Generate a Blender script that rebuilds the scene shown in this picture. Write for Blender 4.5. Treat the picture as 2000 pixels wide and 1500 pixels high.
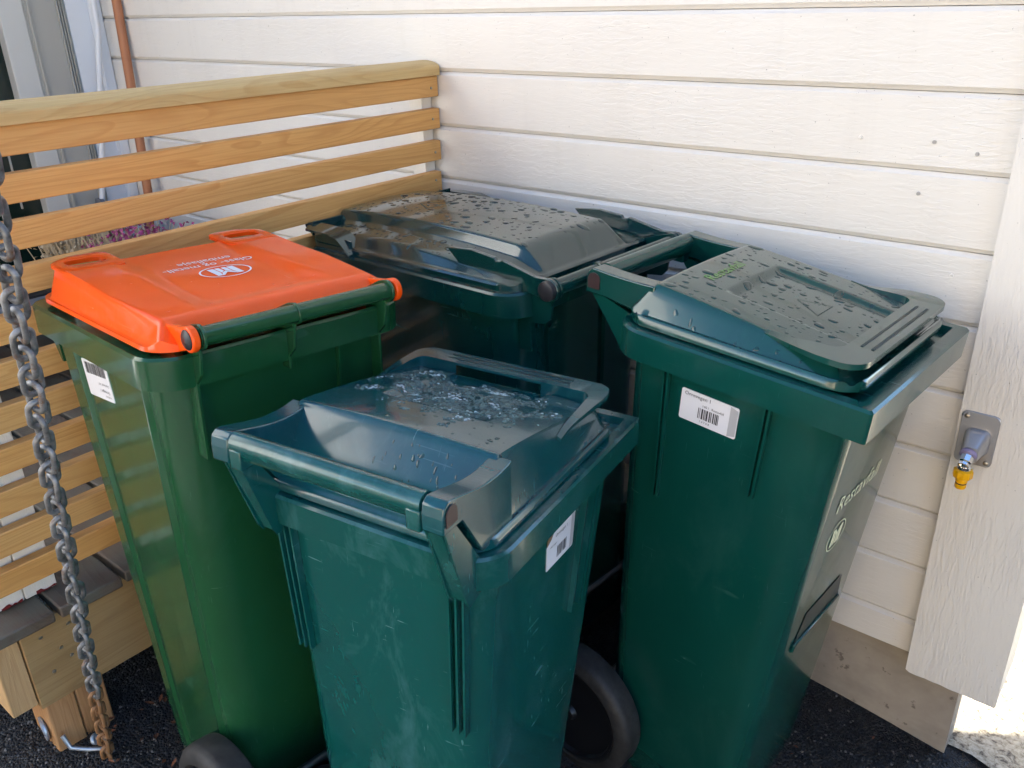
import bpy, bmesh, math, random
from mathutils import Vector, Matrix, noise
rad = math.radians
scene = bpy.context.scene
for o in list(bpy.data.objects):
    bpy.data.objects.remove(o)
COL = scene.collection

# ------------------------------------------------------------------ camera
cam_d = bpy.data.cameras.new('camera')
cam = bpy.data.objects.new('camera', cam_d)
COL.objects.link(cam)
cr = Vector((0.7708, 0.6364, -0.0260)).normalized()
cf = Vector((-0.5879, 0.6959, -0.4128))
cf = (cf - cr * cf.dot(cr)).normalized()
cu = cr.cross(cf)
CAM = Vector((0.0, -1.66, 1.558))
cam.matrix_world = Matrix(((cr.x, cu.x, -cf.x, CAM.x), (cr.y, cu.y, -cf.y, CAM.y), (cr.z, cu.z, -cf.z, CAM.z), (0, 0, 0, 1)))
cam_d.sensor_width = 36.0
cam_d.lens = 36.0 * 1665.0 / 2000.0
cam_d.clip_start = 0.02
cam_d.clip_end = 2000
scene.camera = cam

# ------------------------------------------------------------------ sky, sun, exposure
SUN_AZ, SUN_EL = 35.0, 32.0          # azimuth measured from +X towards +Y
w = bpy.data.worlds.new('World')
scene.world = w
w.use_nodes = True
nt = w.node_tree
bg = nt.nodes['Background']
sky = nt.nodes.new('ShaderNodeTexSky')
sky.sky_type = 'NISHITA'
sky.sun_disc = False
sky.sun_elevation = rad(SUN_EL)
sky.sun_rotation = rad(90 - SUN_AZ)
sky.air_density = 1.0
sky.altitude = 1200
sky.dust_density = .12
sky.ozone_density = 2.5
nt.links.new(sky.outputs[0], bg.inputs['Color'])
bg.inputs['Strength'].default_value = 0.11
sun_d = bpy.data.lights.new('sun', 'SUN')
sun_d.energy = 5.0
sun_d.angle = rad(0.53)
sun_d.color = (1.0, 0.93, 0.82)
sun = bpy.data.objects.new('sun', sun_d)
COL.objects.link(sun)
ts = Vector((math.cos(rad(SUN_AZ)) * math.cos(rad(SUN_EL)), math.sin(rad(SUN_AZ)) * math.cos(rad(SUN_EL)), math.sin(rad(SUN_EL))))
sun.rotation_euler = ts.to_track_quat('Z', 'Y').to_euler()
scene.view_settings.view_transform = 'Standard'
scene.view_settings.look = 'None'
scene.view_settings.exposure = 2.38
scene.view_settings.gamma = 1.0
scene.render.engine = 'CYCLES'
scene.cycles.use_denoising = True
scene.cycles.max_bounces = 6
scene.cycles.diffuse_bounces = 3
scene.cycles.glossy_bounces = 3
scene.cycles.transmission_bounces = 5
scene.cycles.adaptive_threshold = .03
scene.cycles.caustics_reflective = False

# ------------------------------------------------------------------ materials
def mat(name, color=(.5, .5, .5), rough=.5, metal=0.0, spec=.5, build=None, trans=0.0, ior=1.45, coat=0.0):
    m = bpy.data.materials.new(name)
    m.use_nodes = True
    t = m.node_tree
    b = t.nodes['Principled BSDF']
    b.inputs['Base Color'].default_value = (*color, 1)
    b.inputs['Roughness'].default_value = rough
    b.inputs['Metallic'].default_value = metal
    b.inputs['Specular IOR Level'].default_value = spec
    b.inputs['Transmission Weight'].default_value = trans
    b.inputs['IOR'].default_value = ior
    b.inputs['Coat Weight'].default_value = coat
    if build:
        build(t, b)
    return m

def N(t, typ, **kw):
    n = t.nodes.new('ShaderNode' + typ)
    for k, v in kw.items():
        if k in n.inputs.keys() if not hasattr(n, k) else False:
            n.inputs[k].default_value = v
        else:
            setattr(n, k, v)
    return n

def setin(n, **kw):
    for k, v in kw.items():
        n.inputs[k.replace('_', ' ')].default_value = v
    return n

def coords(t, scale=(1, 1, 1), rnd=True):
    tc = t.nodes.new('ShaderNodeTexCoord')
    mp = t.nodes.new('ShaderNodeMapping')
    mp.inputs['Scale'].default_value = scale
    if rnd:
        oi = t.nodes.new('ShaderNodeObjectInfo')
        mu = t.nodes.new('ShaderNodeVectorMath')
        mu.operation = 'SCALE'
        mu.inputs[0].default_value = (37.0, 23.0, 51.0)
        t.links.new(oi.outputs['Random'], mu.inputs['Scale'])
        ad = t.nodes.new('ShaderNodeVectorMath')
        ad.operation = 'ADD'
        t.links.new(tc.outputs['Object'], ad.inputs[0])
        t.links.new(mu.outputs[0], ad.inputs[1])
        t.links.new(ad.outputs[0], mp.inputs['Vector'])
    else:
        t.links.new(tc.outputs['Object'], mp.inputs['Vector'])
    return mp.outputs[0]

def tex_noise(t, vec, scale=5, detail=4, rough=.55, dist=0):
    n = t.nodes.new('ShaderNodeTexNoise')
    n.inputs['Scale'].default_value = scale
    n.inputs['Detail'].default_value = detail
    n.inputs['Roughness'].default_value = rough
    n.inputs['Distortion'].default_value = dist
    t.links.new(vec, n.inputs['Vector'])
    return n.outputs['Fac']

def ramp(t, fac, stops):
    n = t.nodes.new('ShaderNodeValToRGB')
    e = n.color_ramp.elements
    while len(e) < len(stops):
        e.new(.5)
    for i, (p, c) in enumerate(stops):
        e[i].position = p
        e[i].color = (*c, 1) if len(c) == 3 else c
    t.links.new(fac, n.inputs[0])
    return n.outputs[0]

def mixc(t, fac, a, b, blend='MIX'):
    n = t.nodes.new('ShaderNodeMix')
    n.data_type = 'RGBA'
    n.blend_type = blend
    for sock, v in ((n.inputs[0], fac), (n.inputs[6], a), (n.inputs[7], b)):
        if isinstance(v, bpy.types.NodeSocket):
            t.links.new(v, sock)
        elif isinstance(v, (int, float)):
            sock.default_value = v
        else:
            sock.default_value = (*v, 1)
    return n.outputs[2]

def math_n(t, op, a, b=0.0, clamp=False):
    n = t.nodes.new('ShaderNodeMath')
    n.operation = op
    n.use_clamp = clamp
    for sock, v in ((n.inputs[0], a), (n.inputs[1], b)):
        if isinstance(v, bpy.types.NodeSocket):
            t.links.new(v, sock)
        else:
            sock.default_value = v
    return n.outputs[0]

def bump(t, b, height, strength=.3, dist=.002, prev=None):
    n = t.nodes.new('ShaderNodeBump')
    n.inputs['Strength'].default_value = strength
    n.inputs['Distance'].default_value = dist
    t.links.new(height, n.inputs['Height'])
    if prev:
        t.links.new(prev, n.inputs['Normal'])
    t.links.new(n.outputs[0], b.inputs['Normal'])
    return n.outputs[0]

G3 = lambda v: (v, v, v)

def paint_build(axis='x', tint=((.80, .755, .685), (.84, .80, .735))):
    def f(t, b):
        sc = {'x': (.22, 1, 1), 'z': (1, 1, .16), 'y': (1, .22, 1)}[axis]
        v = coords(t, sc)
        v1 = coords(t, (1, 1, 1))
        big = tex_noise(t, v1, 2.2, 3)
        c = ramp(t, big, [(.3, tint[0]), (.75, tint[1])])
        sp = tex_noise(t, v1, 160, 2, .5)
        spm = ramp(t, sp, [(.735, G3(0)), (.78, G3(.65))])
        c = mixc(t, spm, c, (.30, .27, .24))
        st = tex_noise(t, coords(t, (7, 7, .7)), 2.0, 4, .65, .4)
        c = mixc(t, math_n(t, 'MULTIPLY', ramp(t, st, [(.52, G3(0)), (.75, G3(1))]), .09), c, (.50, .45, .38))
        t.links.new(c, b.inputs['Base Color'])
        grain = tex_noise(t, v, 330, 3, .7, .3)
        lump = tex_noise(t, v, 120, 3, .6, .7)
        ridg = ramp(t, lump, [(.42, G3(0)), (.56, G3(1))])
        area = tex_noise(t, v1, 4.5, 2)
        aream = ramp(t, area, [(.38, G3(.25)), (.62, G3(1))])
        h = math_n(t, 'ADD', math_n(t, 'MULTIPLY', grain, .55), math_n(t, 'MULTIPLY', ridg, .6))
        h = math_n(t, 'MULTIPLY', h, aream)
        bump(t, b, h, .7 if axis == 'z' else .5, .0016)
        rr = ramp(t, lump, [(.3, G3(.32)), (.7, G3(.5))])
        t.links.new(rr, b.inputs['Roughness'])
    return f

def wood_build(axis='y', c0=(.74, .37, .105), c1=(.55, .23, .055), c2=(.78, .44, .155), grey=None, knots=True, ringscale=17.0):
    def f(t, b):
        sc = {'x': (.10, 1, 1), 'y': (1, .10, 1), 'z': (1, 1, .10)}[axis]
        v = coords(t, sc)
        sc2 = {'x': (.02, 1, 1), 'y': (1, .02, 1), 'z': (1, 1, .02)}[axis]
        vf = coords(t, sc2)
        base = tex_noise(t, v, 7, 2, .5)
        ph = tex_noise(t, v, 11, 2, .45, .6)
        ring = math_n(t, 'FRACT', math_n(t, 'MULTIPLY', ph, ringscale))
        ringc = ramp(t, ring, [(.0, G3(0)), (.55, G3(.12)), (.88, G3(1)), (.95, G3(.8)), (1., G3(0))])
        fine = tex_noise(t, vf, 260, 3, .7)
        c = ramp(t, base, [(.3, c0), (.7, c2)])
        c = mixc(t, math_n(t, 'MULTIPLY', ringc, .5), c, c1)
        c = mixc(t, math_n(t, 'MULTIPLY', ramp(t, fine, [(.42, G3(0)), (.66, G3(1))]), .45), c, c1)
        oi = t.nodes.new('ShaderNodeObjectInfo')
        c = mixc(t, ramp(t, oi.outputs['Random'], [(0, G3(0)), (1, G3(.34))]), c, tuple(x * .72 for x in c2))
        vk = coords(t, {'x': (.55, 1, 1), 'y': (1, .55, 1), 'z': (1, 1, .55)}[axis])
        if knots:
            kn = t.nodes.new('ShaderNodeTexVoronoi')
            kn.inputs['Scale'].default_value = 4.2
            kn.inputs['Randomness'].default_value = 1.0
            t.links.new(vk, kn.inputs['Vector'])
            km = ramp(t, kn.outputs['Distance'], [(.03, G3(.9)), (.075, G3(0))])
            c = mixc(t, km, c, (.22, .085, .03))
        if grey:
            gm = tex_noise(t, coords(t, (3, 3, 3)), 3.0, 5, .65)
            c = mixc(t, ramp(t, gm, [(.36, G3(0)), (.58, G3(1))]), c, grey)
        t.links.new(c, b.inputs['Base Color'])
        h = math_n(t, 'ADD', math_n(t, 'MULTIPLY', fine, .7), math_n(t, 'MULTIPLY', ring, .25))
        bump(t, b, h, .6, .0011)
        b.inputs['Roughness'].default_value = .55
    return f

def plastic_build(c, light, scuff=.5, dust=.25, spec=.8, coat=.55):
    def f(t, b):
        v = coords(t, (1, 1, 1), True)
        big = tex_noise(t, v, 5.5, 2, .6, .4)
        col = mixc(t, ramp(t, big, [(.25, G3(0)), (.8, G3(1))]), c, tuple(x * 1.16 for x in c))
        smear = tex_noise(t, coords(t, (3.0, 3.0, 1.6)), 3.4, 5, .7, .5)
        col = mixc(t, math_n(t, 'MULTIPLY', ramp(t, smear, [(.52, G3(0)), (.78, G3(1))]), dust), col, light)
        scm = None
        for ang, sc in ((.5, (.9, 46.0, 3.0)), (-.7, (40.0, .9, 3.0)), (.25, (1.2, 3.0, 52.0))):
            tc = t.nodes.new('ShaderNodeTexCoord')
            mp = t.nodes.new('ShaderNodeMapping')
            mp.inputs['Rotation'].default_value = (ang, ang * .7, ang * 1.3)
            mp.inputs['Scale'].default_value = sc
            mp.inputs['Location'].default_value = (ang * 7, 3, 1)
            t.links.new(tc.outputs['Object'], mp.inputs['Vector'])
            s = tex_noise(t, mp.outputs[0], 9.0, 2, .4)
            sm = ramp(t, s, [(.715, G3(0)), (.74, G3(1))])
            scm = sm if scm is None else math_n(t, 'MAXIMUM', scm, sm)
        brk = ramp(t, tex_noise(t, v, 11, 3), [(.5, G3(0)), (.62, G3(1))])
        scm = math_n(t, 'MULTIPLY', scm, brk)
        scm = math_n(t, 'MULTIPLY', scm, scuff)
        col = mixc(t, scm, col, light)
        t.links.new(col, b.inputs['Base Color'])
        r = ramp(t, tex_noise(t, v, 9, 3, .65), [(.3, G3(.13)), (.75, G3(.26))])
        t.links.new(math_n(t, 'ADD', r, math_n(t, 'MULTIPLY', scm, .3)), b.inputs['Roughness'])
        h = tex_noise(t, v, 14, 3, .5)
        n1 = bump(t, b, h, .06, .004)
        b.inputs['Specular IOR Level'].default_value = spec
        b.inputs['Coat Weight'].default_value = coat
        b.inputs['Coat Roughness'].default_value = .06
    return f

MAT = {}
MAT['paint_x'] = mat('white_paint_boards', rough=.4, build=paint_build('x'))
MAT['paint_z'] = mat('white_paint_upright', rough=.4, build=paint_build('z'))
MAT['white_smooth'] = mat('white_trim_paint', (.76, .78, .80), .35)
MAT['grey_door'] = mat('grey_door_paint', (.40, .39, .35), .4)
MAT['lightgrey_door'] = mat('light_grey_door_paint', (.55, .55, .52), .4)
MAT['door_dark'] = mat('dark_green_gloss', (.006, .017, .014), .12)
MAT['pine_y'] = mat('pine_slat', build=wood_build('y'))
MAT['pine_cap'] = mat('pine_cap', build=wood_build('y', (.62, .41, .16), (.50, .29, .10), (.66, .47, .21)))
MAT['pine_beam'] = mat('impregnated_pine', build=wood_build('y', (.37, .235, .10), (.26, .15, .06), (.43, .29, .135), ringscale=7))
MAT['pine_post'] = mat('impregnated_pine_post', build=wood_build('z', (.46, .24, .10), (.30, .13, .05), (.52, .30, .14), ringscale=12))
MAT['pine_end'] = mat('pine_end_block', build=wood_build('z', (.58, .36, .16), (.42, .23, .09), (.62, .42, .22)))
MAT['deck'] = mat('weathered_deck', build=wood_build('x', (.13, .085, .058), (.075, .042, .028), (.16, .115, .085), grey=(.12, .11, .085)))
MAT['bin_teal'] = mat('bin_plastic_teal', build=plastic_build((.0030, .056, .045), (.08, .19, .18), .22, .10, .65, .2))
MAT['bin_teal_old_lit'] = mat('bin_plastic_teal_worn_lit', build=plastic_build((.0035, .066, .060), (.11, .27, .29), .34, .32, .75, .35))  # worn smears; the lighter, bluer base paints in reflected light
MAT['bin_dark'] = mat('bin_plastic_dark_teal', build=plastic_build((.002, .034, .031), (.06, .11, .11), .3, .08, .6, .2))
MAT['bin_green'] = mat('bin_plastic_green', build=plastic_build((.009, .062, .022), (.07, .17, .12), .22, .12, .6, .2))
MAT['lid_teal'] = mat('wet_lid_teal', build=plastic_build((.0028, .050, .041), (.08, .17, .17), .3, .10, .8, .5))
MAT['lid_teal_old_sky'] = mat('wet_lid_teal_worn_sky_tint', build=plastic_build((.0025, .056, .064), (.10, .23, .26), .22, .16, .75, .35))  # worn; base tinted blue to paint in the sky's reflection
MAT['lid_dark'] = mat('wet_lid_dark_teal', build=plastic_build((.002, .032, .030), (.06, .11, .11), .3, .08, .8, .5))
MAT['lid_orange'] = mat('lid_plastic_orange', build=plastic_build((.92, .085, .004), (.95, .26, .10), .35, .16, .4, .08))
MAT['bead_teal'] = mat('water_beads_on_teal', (.0025, .040, .034), .03, spec=.75, coat=.3)
MAT['bead_dark'] = mat('water_beads_on_dark_teal', (.0018, .026, .025), .03, spec=.75, coat=.3)
MAT['black_cap'] = mat('black_plastic_cap', (.022, .022, .026), .35)
MAT['brown_cap'] = mat('brown_plastic_cap', (.05, .03, .03), .3)
MAT['white_print'] = mat('white_print', (.80, .80, .84), .45)
MAT['cream_print'] = mat('cream_print', (.82, .84, .55), .45)
MAT['lime_print'] = mat('lime_print', (.17, .36, .07), .4)
MAT['sticker'] = mat('white_sticker', (.80, .80, .84), .35)
MAT['sticker_grey'] = mat('grey_sticker_strip', (.46, .46, .48), .4)
MAT['ink'] = mat('black_ink', (.03, .03, .04), .5)
MAT['tear'] = mat('torn_sticker_brown', (.20, .13, .07), .7)
MAT['slot'] = mat('mould_line_pocket_shade', (.004, .02, .02), .4)  # mould lines; also paints the shade of the grip pocket

def rubber_b(t, b):
    v = coords(t)
    c = ramp(t, tex_noise(t, v, 30, 5, .7), [(.35, (.012, .012, .013)), (.75, (.045, .044, .043))])
    t.links.new(c, b.inputs['Base Color'])
    bump(t, b, tex_noise(t, v, 90, 3), .3, .001)
MAT['rubber'] = mat('tyre_rubber', rough=.6, build=rubber_b)
MAT['hub'] = mat('wheel_plastic', (.010, .010, .012), .35)
MAT['steel'] = mat('axle_steel', (.35, .35, .36), .4, 1.0)
MAT['water'] = mat('water', (1, 1, 1), .02, trans=1.0, ior=1.333)

def slush_b(t, b):
    v = coords(t, (1, 1, 1), False)
    n = tex_noise(t, v, 240, 3, .6)
    spot = ramp(t, tex_noise(t, v, 26, 3, .6), [(.58, G3(0)), (.70, G3(1))])
    c = mixc(t, spot, (.36, .52, .49), (.80, .86, .86))
    t.links.new(c, b.inputs['Base Color'])
    tr = ramp(t, spot, [(0, G3(.72)), (1, G3(.25))])
    t.links.new(tr, b.inputs['Transmission Weight'])
    bump(t, b, n, .35, .0015)
MAT['slush'] = mat('melting_ice', (.75, .85, .85), .10, trans=.85, ior=1.31, build=slush_b)

MAT['frost'] = mat('white_frost', (.70, .78, .80), .25, trans=.4, ior=1.31)

def galv_b(rust):
    def f(t, b):
        v = coords(t)
        n = tex_noise(t, v, 45, 5, .65)
        c = ramp(t, n, [(.3, (.11, .105, .10)), (.55, (.27, .27, .27)), (.8, (.42, .42, .425))])
        rn = tex_noise(t, v, 38, 4, .7)
        lo = .57 if rust < .5 else .30
        rm = ramp(t, rn, [(lo, G3(0)), (lo + .12, G3(1))])
        c = mixc(t, rm, c, (.16, .085, .045) if rust < .5 else (.26, .13, .055))
        t.links.new(c, b.inputs['Base Color'])
        t.links.new(ramp(t, rm, [(0, G3(.55)), (1, G3(.0))]), b.inputs['Metallic'])
        bump(t, b, n, .35, .001)
    return f
MAT['galv'] = mat('galvanised_steel', rough=.5, build=galv_b(.2))
MAT['galv_rust'] = mat('rusty_galvanised_steel', rough=.65, build=galv_b(.8))
MAT['hook'] = mat('hook_steel', (.45, .50, .56), .35, .6)
MAT['screw'] = mat('screw_head', (.40, .36, .30), .35, .8)
MAT['nail'] = mat('painted_nail_head', (.42, .40, .37), .45)
MAT['plate'] = mat('tap_satin_plate', (.46, .46, .475), .34, .7)
MAT['chrome'] = mat('chrome', (.75, .76, .78), .10, 1.0)
MAT['yellow'] = mat('yellow_plastic', (.92, .47, .006), .3)
MAT['lilac'] = mat('lilac_seal', (.30, .26, .44), .4)

def asphalt_b(t, b):
    v = coords(t, (1, 1, 1), False)
    vo = t.nodes.new('ShaderNodeTexVoronoi')
    vo.inputs['Scale'].default_value = 170
    t.links.new(v, vo.inputs['Vector'])
    st = ramp(t, vo.outputs['Color'], [(.2, (.007, .007, .008)), (.75, (.026, .026, .027)), (.97, (.07, .07, .07))])
    big = tex_noise(t, v, 3, 4)
    c = mixc(t, ramp(t, big, [(.3, G3(0)), (.7, G3(.5))]), st, (.018, .018, .02))
    t.links.new(c, b.inputs['Base Color'])
    r = ramp(t, tex_noise(t, v, 25, 4), [(.35, G3(.4)), (.65, G3(.75))])
    t.links.new(r, b.inputs['Roughness'])
    h = math_n(t, 'ADD', math_n(t, 'MULTIPLY', vo.outputs['Distance'], -1.0), math_n(t, 'MULTIPLY', tex_noise(t, v, 420, 3), .4))
    bump(t, b, h, .9, .006)
MAT['asphalt'] = mat('asphalt', build=asphalt_b)

def glare_b(t, b):
    v = coords(t, (1, 1, 1), False)
    n = tex_noise(t, v, 60, 5, .7, .5)
    c = ramp(t, n, [(.36, (.12, .10, .08)), (.46, (.42, .37, .28)), (.62, (.62, .57, .46))])
    t.links.new(c, b.inputs['Base Color'])
    bump(t, b, n, .8, .006)
MAT['gravel'] = mat('asphalt_glare_pale', rough=.8, build=glare_b)  # pale speckle stands in for sun glare on the asphalt
MAT['drive'] = mat('drive_gravel', (.48, .42, .34), .9)

def concrete_b(t, b):
    v = coords(t, (1, 1, 1), False)
    n = tex_noise(t, v, 7, 5, .65)
    c = ramp(t, n, [(.3, (.30, .26, .22)), (.7, (.42, .375, .32))])
    s = tex_noise(t, v, 22, 4, .7)
    c = mixc(t, ramp(t, s, [(.61, G3(0)), (.66, G3(.8))]), c, (.14, .12, .10))
    s2 = tex_noise(t, coords(t, (1, 1, 3), False), 5, 4)
    c = mixc(t, math_n(t, 'MULTIPLY', ramp(t, s2, [(.5, G3(0)), (.7, G3(1))]), .5), c, (.22, .20, .17))
    t.links.new(c, b.inputs['Base Color'])
    bump(t, b, math_n(t, 'ADD', n, s), .3, .002)
MAT['concrete'] = mat('foundation_concrete', rough=.85, build=concrete_b)
MAT['bounce_cream'] = mat('added_bounce_cream', (.72, .60, .44), .6)  # cream of the added house that bounces warm light
MAT['kerb'] = mat('mossy_dark_stone', (.045, .05, .042), .9)
MAT['shade_block'] = mat('unseen_block_dark', (.045, .035, .030), .7)  # dark tone of the added block that shades the bins
MAT['roof'] = mat('roof_tiles', (.05, .05, .055), .8)
MAT['brown_pole'] = mat('varnished_broom_handle', (.42, .165, .075), .45)
MAT['heather_pink'] = mat('heather_flowers', (.34, .055, .17), .8)
MAT['heather_dry'] = mat('dry_heather', (.45, .36, .24), .9)
MAT['dark_plastic'] = mat('anthracite_plastic', (.018, .019, .021), .5)
MAT['slate'] = mat('grey_board', (.15, .155, .17), .6)
MAT['leaf_red'] = mat('dark_red_leaf', (.085, .010, .022), .4)
MAT['dry_leaf'] = mat('fallen_leaf', (.20, .075, .035), .7)
MAT['stone_bit'] = mat('gravel_bit', (.13, .125, .12), .85)
MAT['red_flake'] = mat('red_paint_flake', (.17, .015, .015), .8)
MAT['pot'] = mat('slate_blue_pot', (.10, .11, .17), .5)

# ------------------------------------------------------------------ mesh helpers
def link(o, parent=None):
    COL.objects.link(o)
    if parent is not None:
        o.parent = parent
    return o

def finish(me, smooth, ang=35):
    if smooth:
        for p in me.polygons:
            p.use_smooth = True
        me.set_sharp_from_angle(angle=rad(ang))

def mo(name, V, F, m, parent=None, smooth=False, ang=35, bev=0.0, seg=2):
    me = bpy.data.meshes.new(name)
    me.from_pydata([tuple(v) for v in V], [], F)
    bm = bmesh.new()
    bm.from_mesh(me)
    bmesh.ops.recalc_face_normals(bm, faces=bm.faces)
    if bev > 0:
        es = [e for e in bm.edges if len(e.link_faces) == 2 and e.calc_face_angle(0) > rad(30)]
        for f in bm.faces:
            f.smooth = False
        res = bmesh.ops.bevel(bm, geom=es, offset=bev, segments=seg, affect='EDGES', profile=.5, clamp_overlap=True)
        for f in res['faces']:
            f.smooth = True
    bm.to_mesh(me)
    bm.free()
    me.materials.append(MAT[m] if isinstance(m, str) else m)
    finish(me, smooth and bev <= 0, ang)
    o = bpy.data.objects.new(name, me)
    return link(o, parent)

def ob_from(name, me, parent=None, loc=(0, 0, 0), rot=(0, 0, 0)):
    o = bpy.data.objects.new(name, me)
    o.location = loc
    o.rotation_euler = rot
    return link(o, parent)

def boxV(x0, x1, y0, y1, z0, z1):
    V = [(x, y, z) for x in (x0, x1) for y in (y0, y1) for z in (z0, z1)]
    F = [(0, 1, 3, 2), (4, 6, 7, 5), (0, 4, 5, 1), (2, 3, 7, 6), (0, 2, 6, 4), (1, 5, 7, 3)]
    return V, F

def box(name, x0, x1, y0, y1, z0, z1, m, parent=None, bev=0.0):
    V, F = boxV(x0, x1, y0, y1, z0, z1)
    return mo(name, V, F, m, parent, bev=bev)

def loft(name, secs, m, parent=None, cap0=True, cap1=True, smooth=True, ang=40, closed=True):
    n = len(secs[0])
    V = [p for s in secs for p in s]
    F = []
    for i in range(len(secs) - 1):
        for j in range(n if closed else n - 1):
            k = (j + 1) % n
            F.append((i * n + j, i * n + k, (i + 1) * n + k, (i + 1) * n + j))
    if cap0:
        F.append(tuple(range(n - 1, -1, -1)))
    if cap1:
        F.append(tuple(range((len(secs) - 1) * n, len(secs) * n)))
    return mo(name, V, F, m, parent, smooth=smooth, ang=ang)

def rrect(x0, x1, y0, y1, r, n=6):
    """rounded rectangle, ccw; r = (rear-right, front-right, front-left, rear-left)"""
    if not isinstance(r, (tuple, list)):
        r = (r,) * 4
    P = []
    for (cx, cy, a0, rr) in ((x0, y0, 180, r[0]), (x1, y0, 270, r[1]), (x1, y1, 0, r[2]), (x0, y1, 90, r[3])):
        ox = cx + rr * (1 if cx == x0 else -1)
        oy = cy + rr * (1 if cy == y0 else -1)
        for i in range(n + 1):
            a = rad(a0 + 90 * i / n)
            P.append((ox + rr * math.cos(a), oy + rr * math.sin(a)))
    return P

def prism(name, pts, axis, a0, a1, m, parent=None, bev=0.0):
    """extrude a 2-D polygon along an axis; pts are the other two coordinates in xyz order"""
    def mk(p, a):
        return {'x': (a, p[0], p[1]), 'y': (p[0], a, p[1]), 'z': (p[0], p[1], a)}[axis]
    n = len(pts)
    V = [mk(p, a0) for p in pts] + [mk(p, a1) for p in pts]
    F = [tuple(range(n)), tuple(range(2 * n - 1, n - 1, -1))]
    for i in range(n):
        j = (i + 1) % n
        F.append((i, j, n + j, n + i))
    return mo(name, V, F, m, parent, bev=bev)

def tube(name, pts, r, m, parent=None, n=12, caps=True):
    pts = [Vector(p) for p in pts]
    rs = r if isinstance(r, (list, tuple)) else [r] * len(pts)
    V, F = [], []
    up = None
    for i, p in enumerate(pts):
        d = (pts[min(i + 1, len(pts) - 1)] - pts[max(i - 1, 0)]).normalized()
        if up is None:
            up = d.orthogonal().normalized()
        up = (up - d * up.dot(d)).normalized()
        s = d.cross(up)
        for k in range(n):
            a = 2 * math.pi * k / n
            V.append(p + (up * math.cos(a) + s * math.sin(a)) * rs[i])
    for i in range(len(pts) - 1):
        for k in range(n):
            l = (k + 1) % n
            F.append((i * n + k, i * n + l, (i + 1) * n + l, (i + 1) * n + k))
    if caps:
        F.append(tuple(range(n - 1, -1, -1)))
        F.append(tuple(range((len(pts) - 1) * n, len(pts) * n)))
    return mo(name, V, F, m, parent, smooth=True, ang=50)

def lathe(name, prof, axis, center, m, parent=None, n=36, ang=40):
    """prof: (radius, offset along axis)"""
    c = Vector(center)
    ax = {'x': Vector((1, 0, 0)), 'y': Vector((0, 1, 0)), 'z': Vector((0, 0, 1))}[axis] if isinstance(axis, str) else Vector(axis).normalized()
    u = ax.orthogonal().normalized()
    v = ax.cross(u)
    V, F = [], []
    for (r, h) in prof:
        for k in range(n):
            a = 2 * math.pi * k / n
            V.append(c + ax * h + (u * math.cos(a) + v * math.sin(a)) * max(r, 1e-5))
    for i in range(len(prof) - 1):
        for k in range(n):
            l = (k + 1) % n
            F.append((i * n + k, i * n + l, (i + 1) * n + l, (i + 1) * n + k))
    return mo(name, V, F, m, parent, smooth=True, ang=ang)

def empty(name, loc, label, cat, group=None):
    o = bpy.data.objects.new(name, None)
    o.location = loc
    o.empty_display_size = .1
    o['label'] = label
    o['category'] = cat
    if group:
        o['group'] = group
    return link(o)

def tag(o, label=None, cat=None, group=None, kind=None):
    for k, v in (('label', label), ('category', cat), ('group', group), ('kind', kind)):
        if v:
            o[k] = v
    return o

_dg = None
def text_geo(s, size, shear=0.0, spacing=1.0):
    cu_ = bpy.data.curves.new('lettering', 'FONT')
    cu_.body = s
    cu_.size = size
    cu_.shear = shear
    cu_.space_character = spacing
    cu_.resolution_u = 2
    o = bpy.data.objects.new('lettering_tmp', cu_)
    COL.objects.link(o)
    dg = bpy.context.evaluated_depsgraph_get()
    dg.update()
    me = bpy.data.meshes.new_from_object(o.evaluated_get(dg))
    V = [v.co.copy() for v in me.vertices]
    F = [tuple(p.vertices) for p in me.polygons]
    bpy.data.objects.remove(o)
    bpy.data.curves.remove(cu_)
    bpy.data.meshes.remove(me)
    return V, F

def lettering(name, s, size, fn, m, parent, shear=0.0, spacing=1.0, sub=False):
    """fn maps (tx,ty) in text space to a 3-D point"""
    V, F = text_geo(s, size, shear, spacing)
    me = bpy.data.meshes.new(name)
    me.from_pydata([tuple(fn(v.x, v.y)) for v in V], [], F)
    me.materials.append(MAT[m])
    o = bpy.data.objects.new(name, me)
    return link(o, parent)

def sheet(name, polys, fn, m, parent):
    V, F = [], []
    for p in polys:
        b0 = len(V)
        V += [fn(x, y) for x, y in p]
        F.append(tuple(range(b0, b0 + len(p))))
    me = bpy.data.meshes.new(name)
    me.from_pydata([tuple(v) for v in V], [], F)
    me.materials.append(MAT[m])
    o = bpy.data.objects.new(name, me)
    return link(o, parent)

def clamp(x, a=0.0, b=1.0):
    return max(a, min(b, x))

def sst(x):
    x = clamp(x)
    return x * x * (3 - 2 * x)

def smin(a, b, k=.15):
    h = clamp(.5 + .5 * (b - a) / k)
    return b * (1 - h) + a * h - k * h * (1 - h)

# ------------------------------------------------------------------ the ground
def gz(x, y):
    base = -.05
    if x < -.18:
        base = -.05 + .12 * min(-.18 - x, 1.75)
    return base

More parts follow.
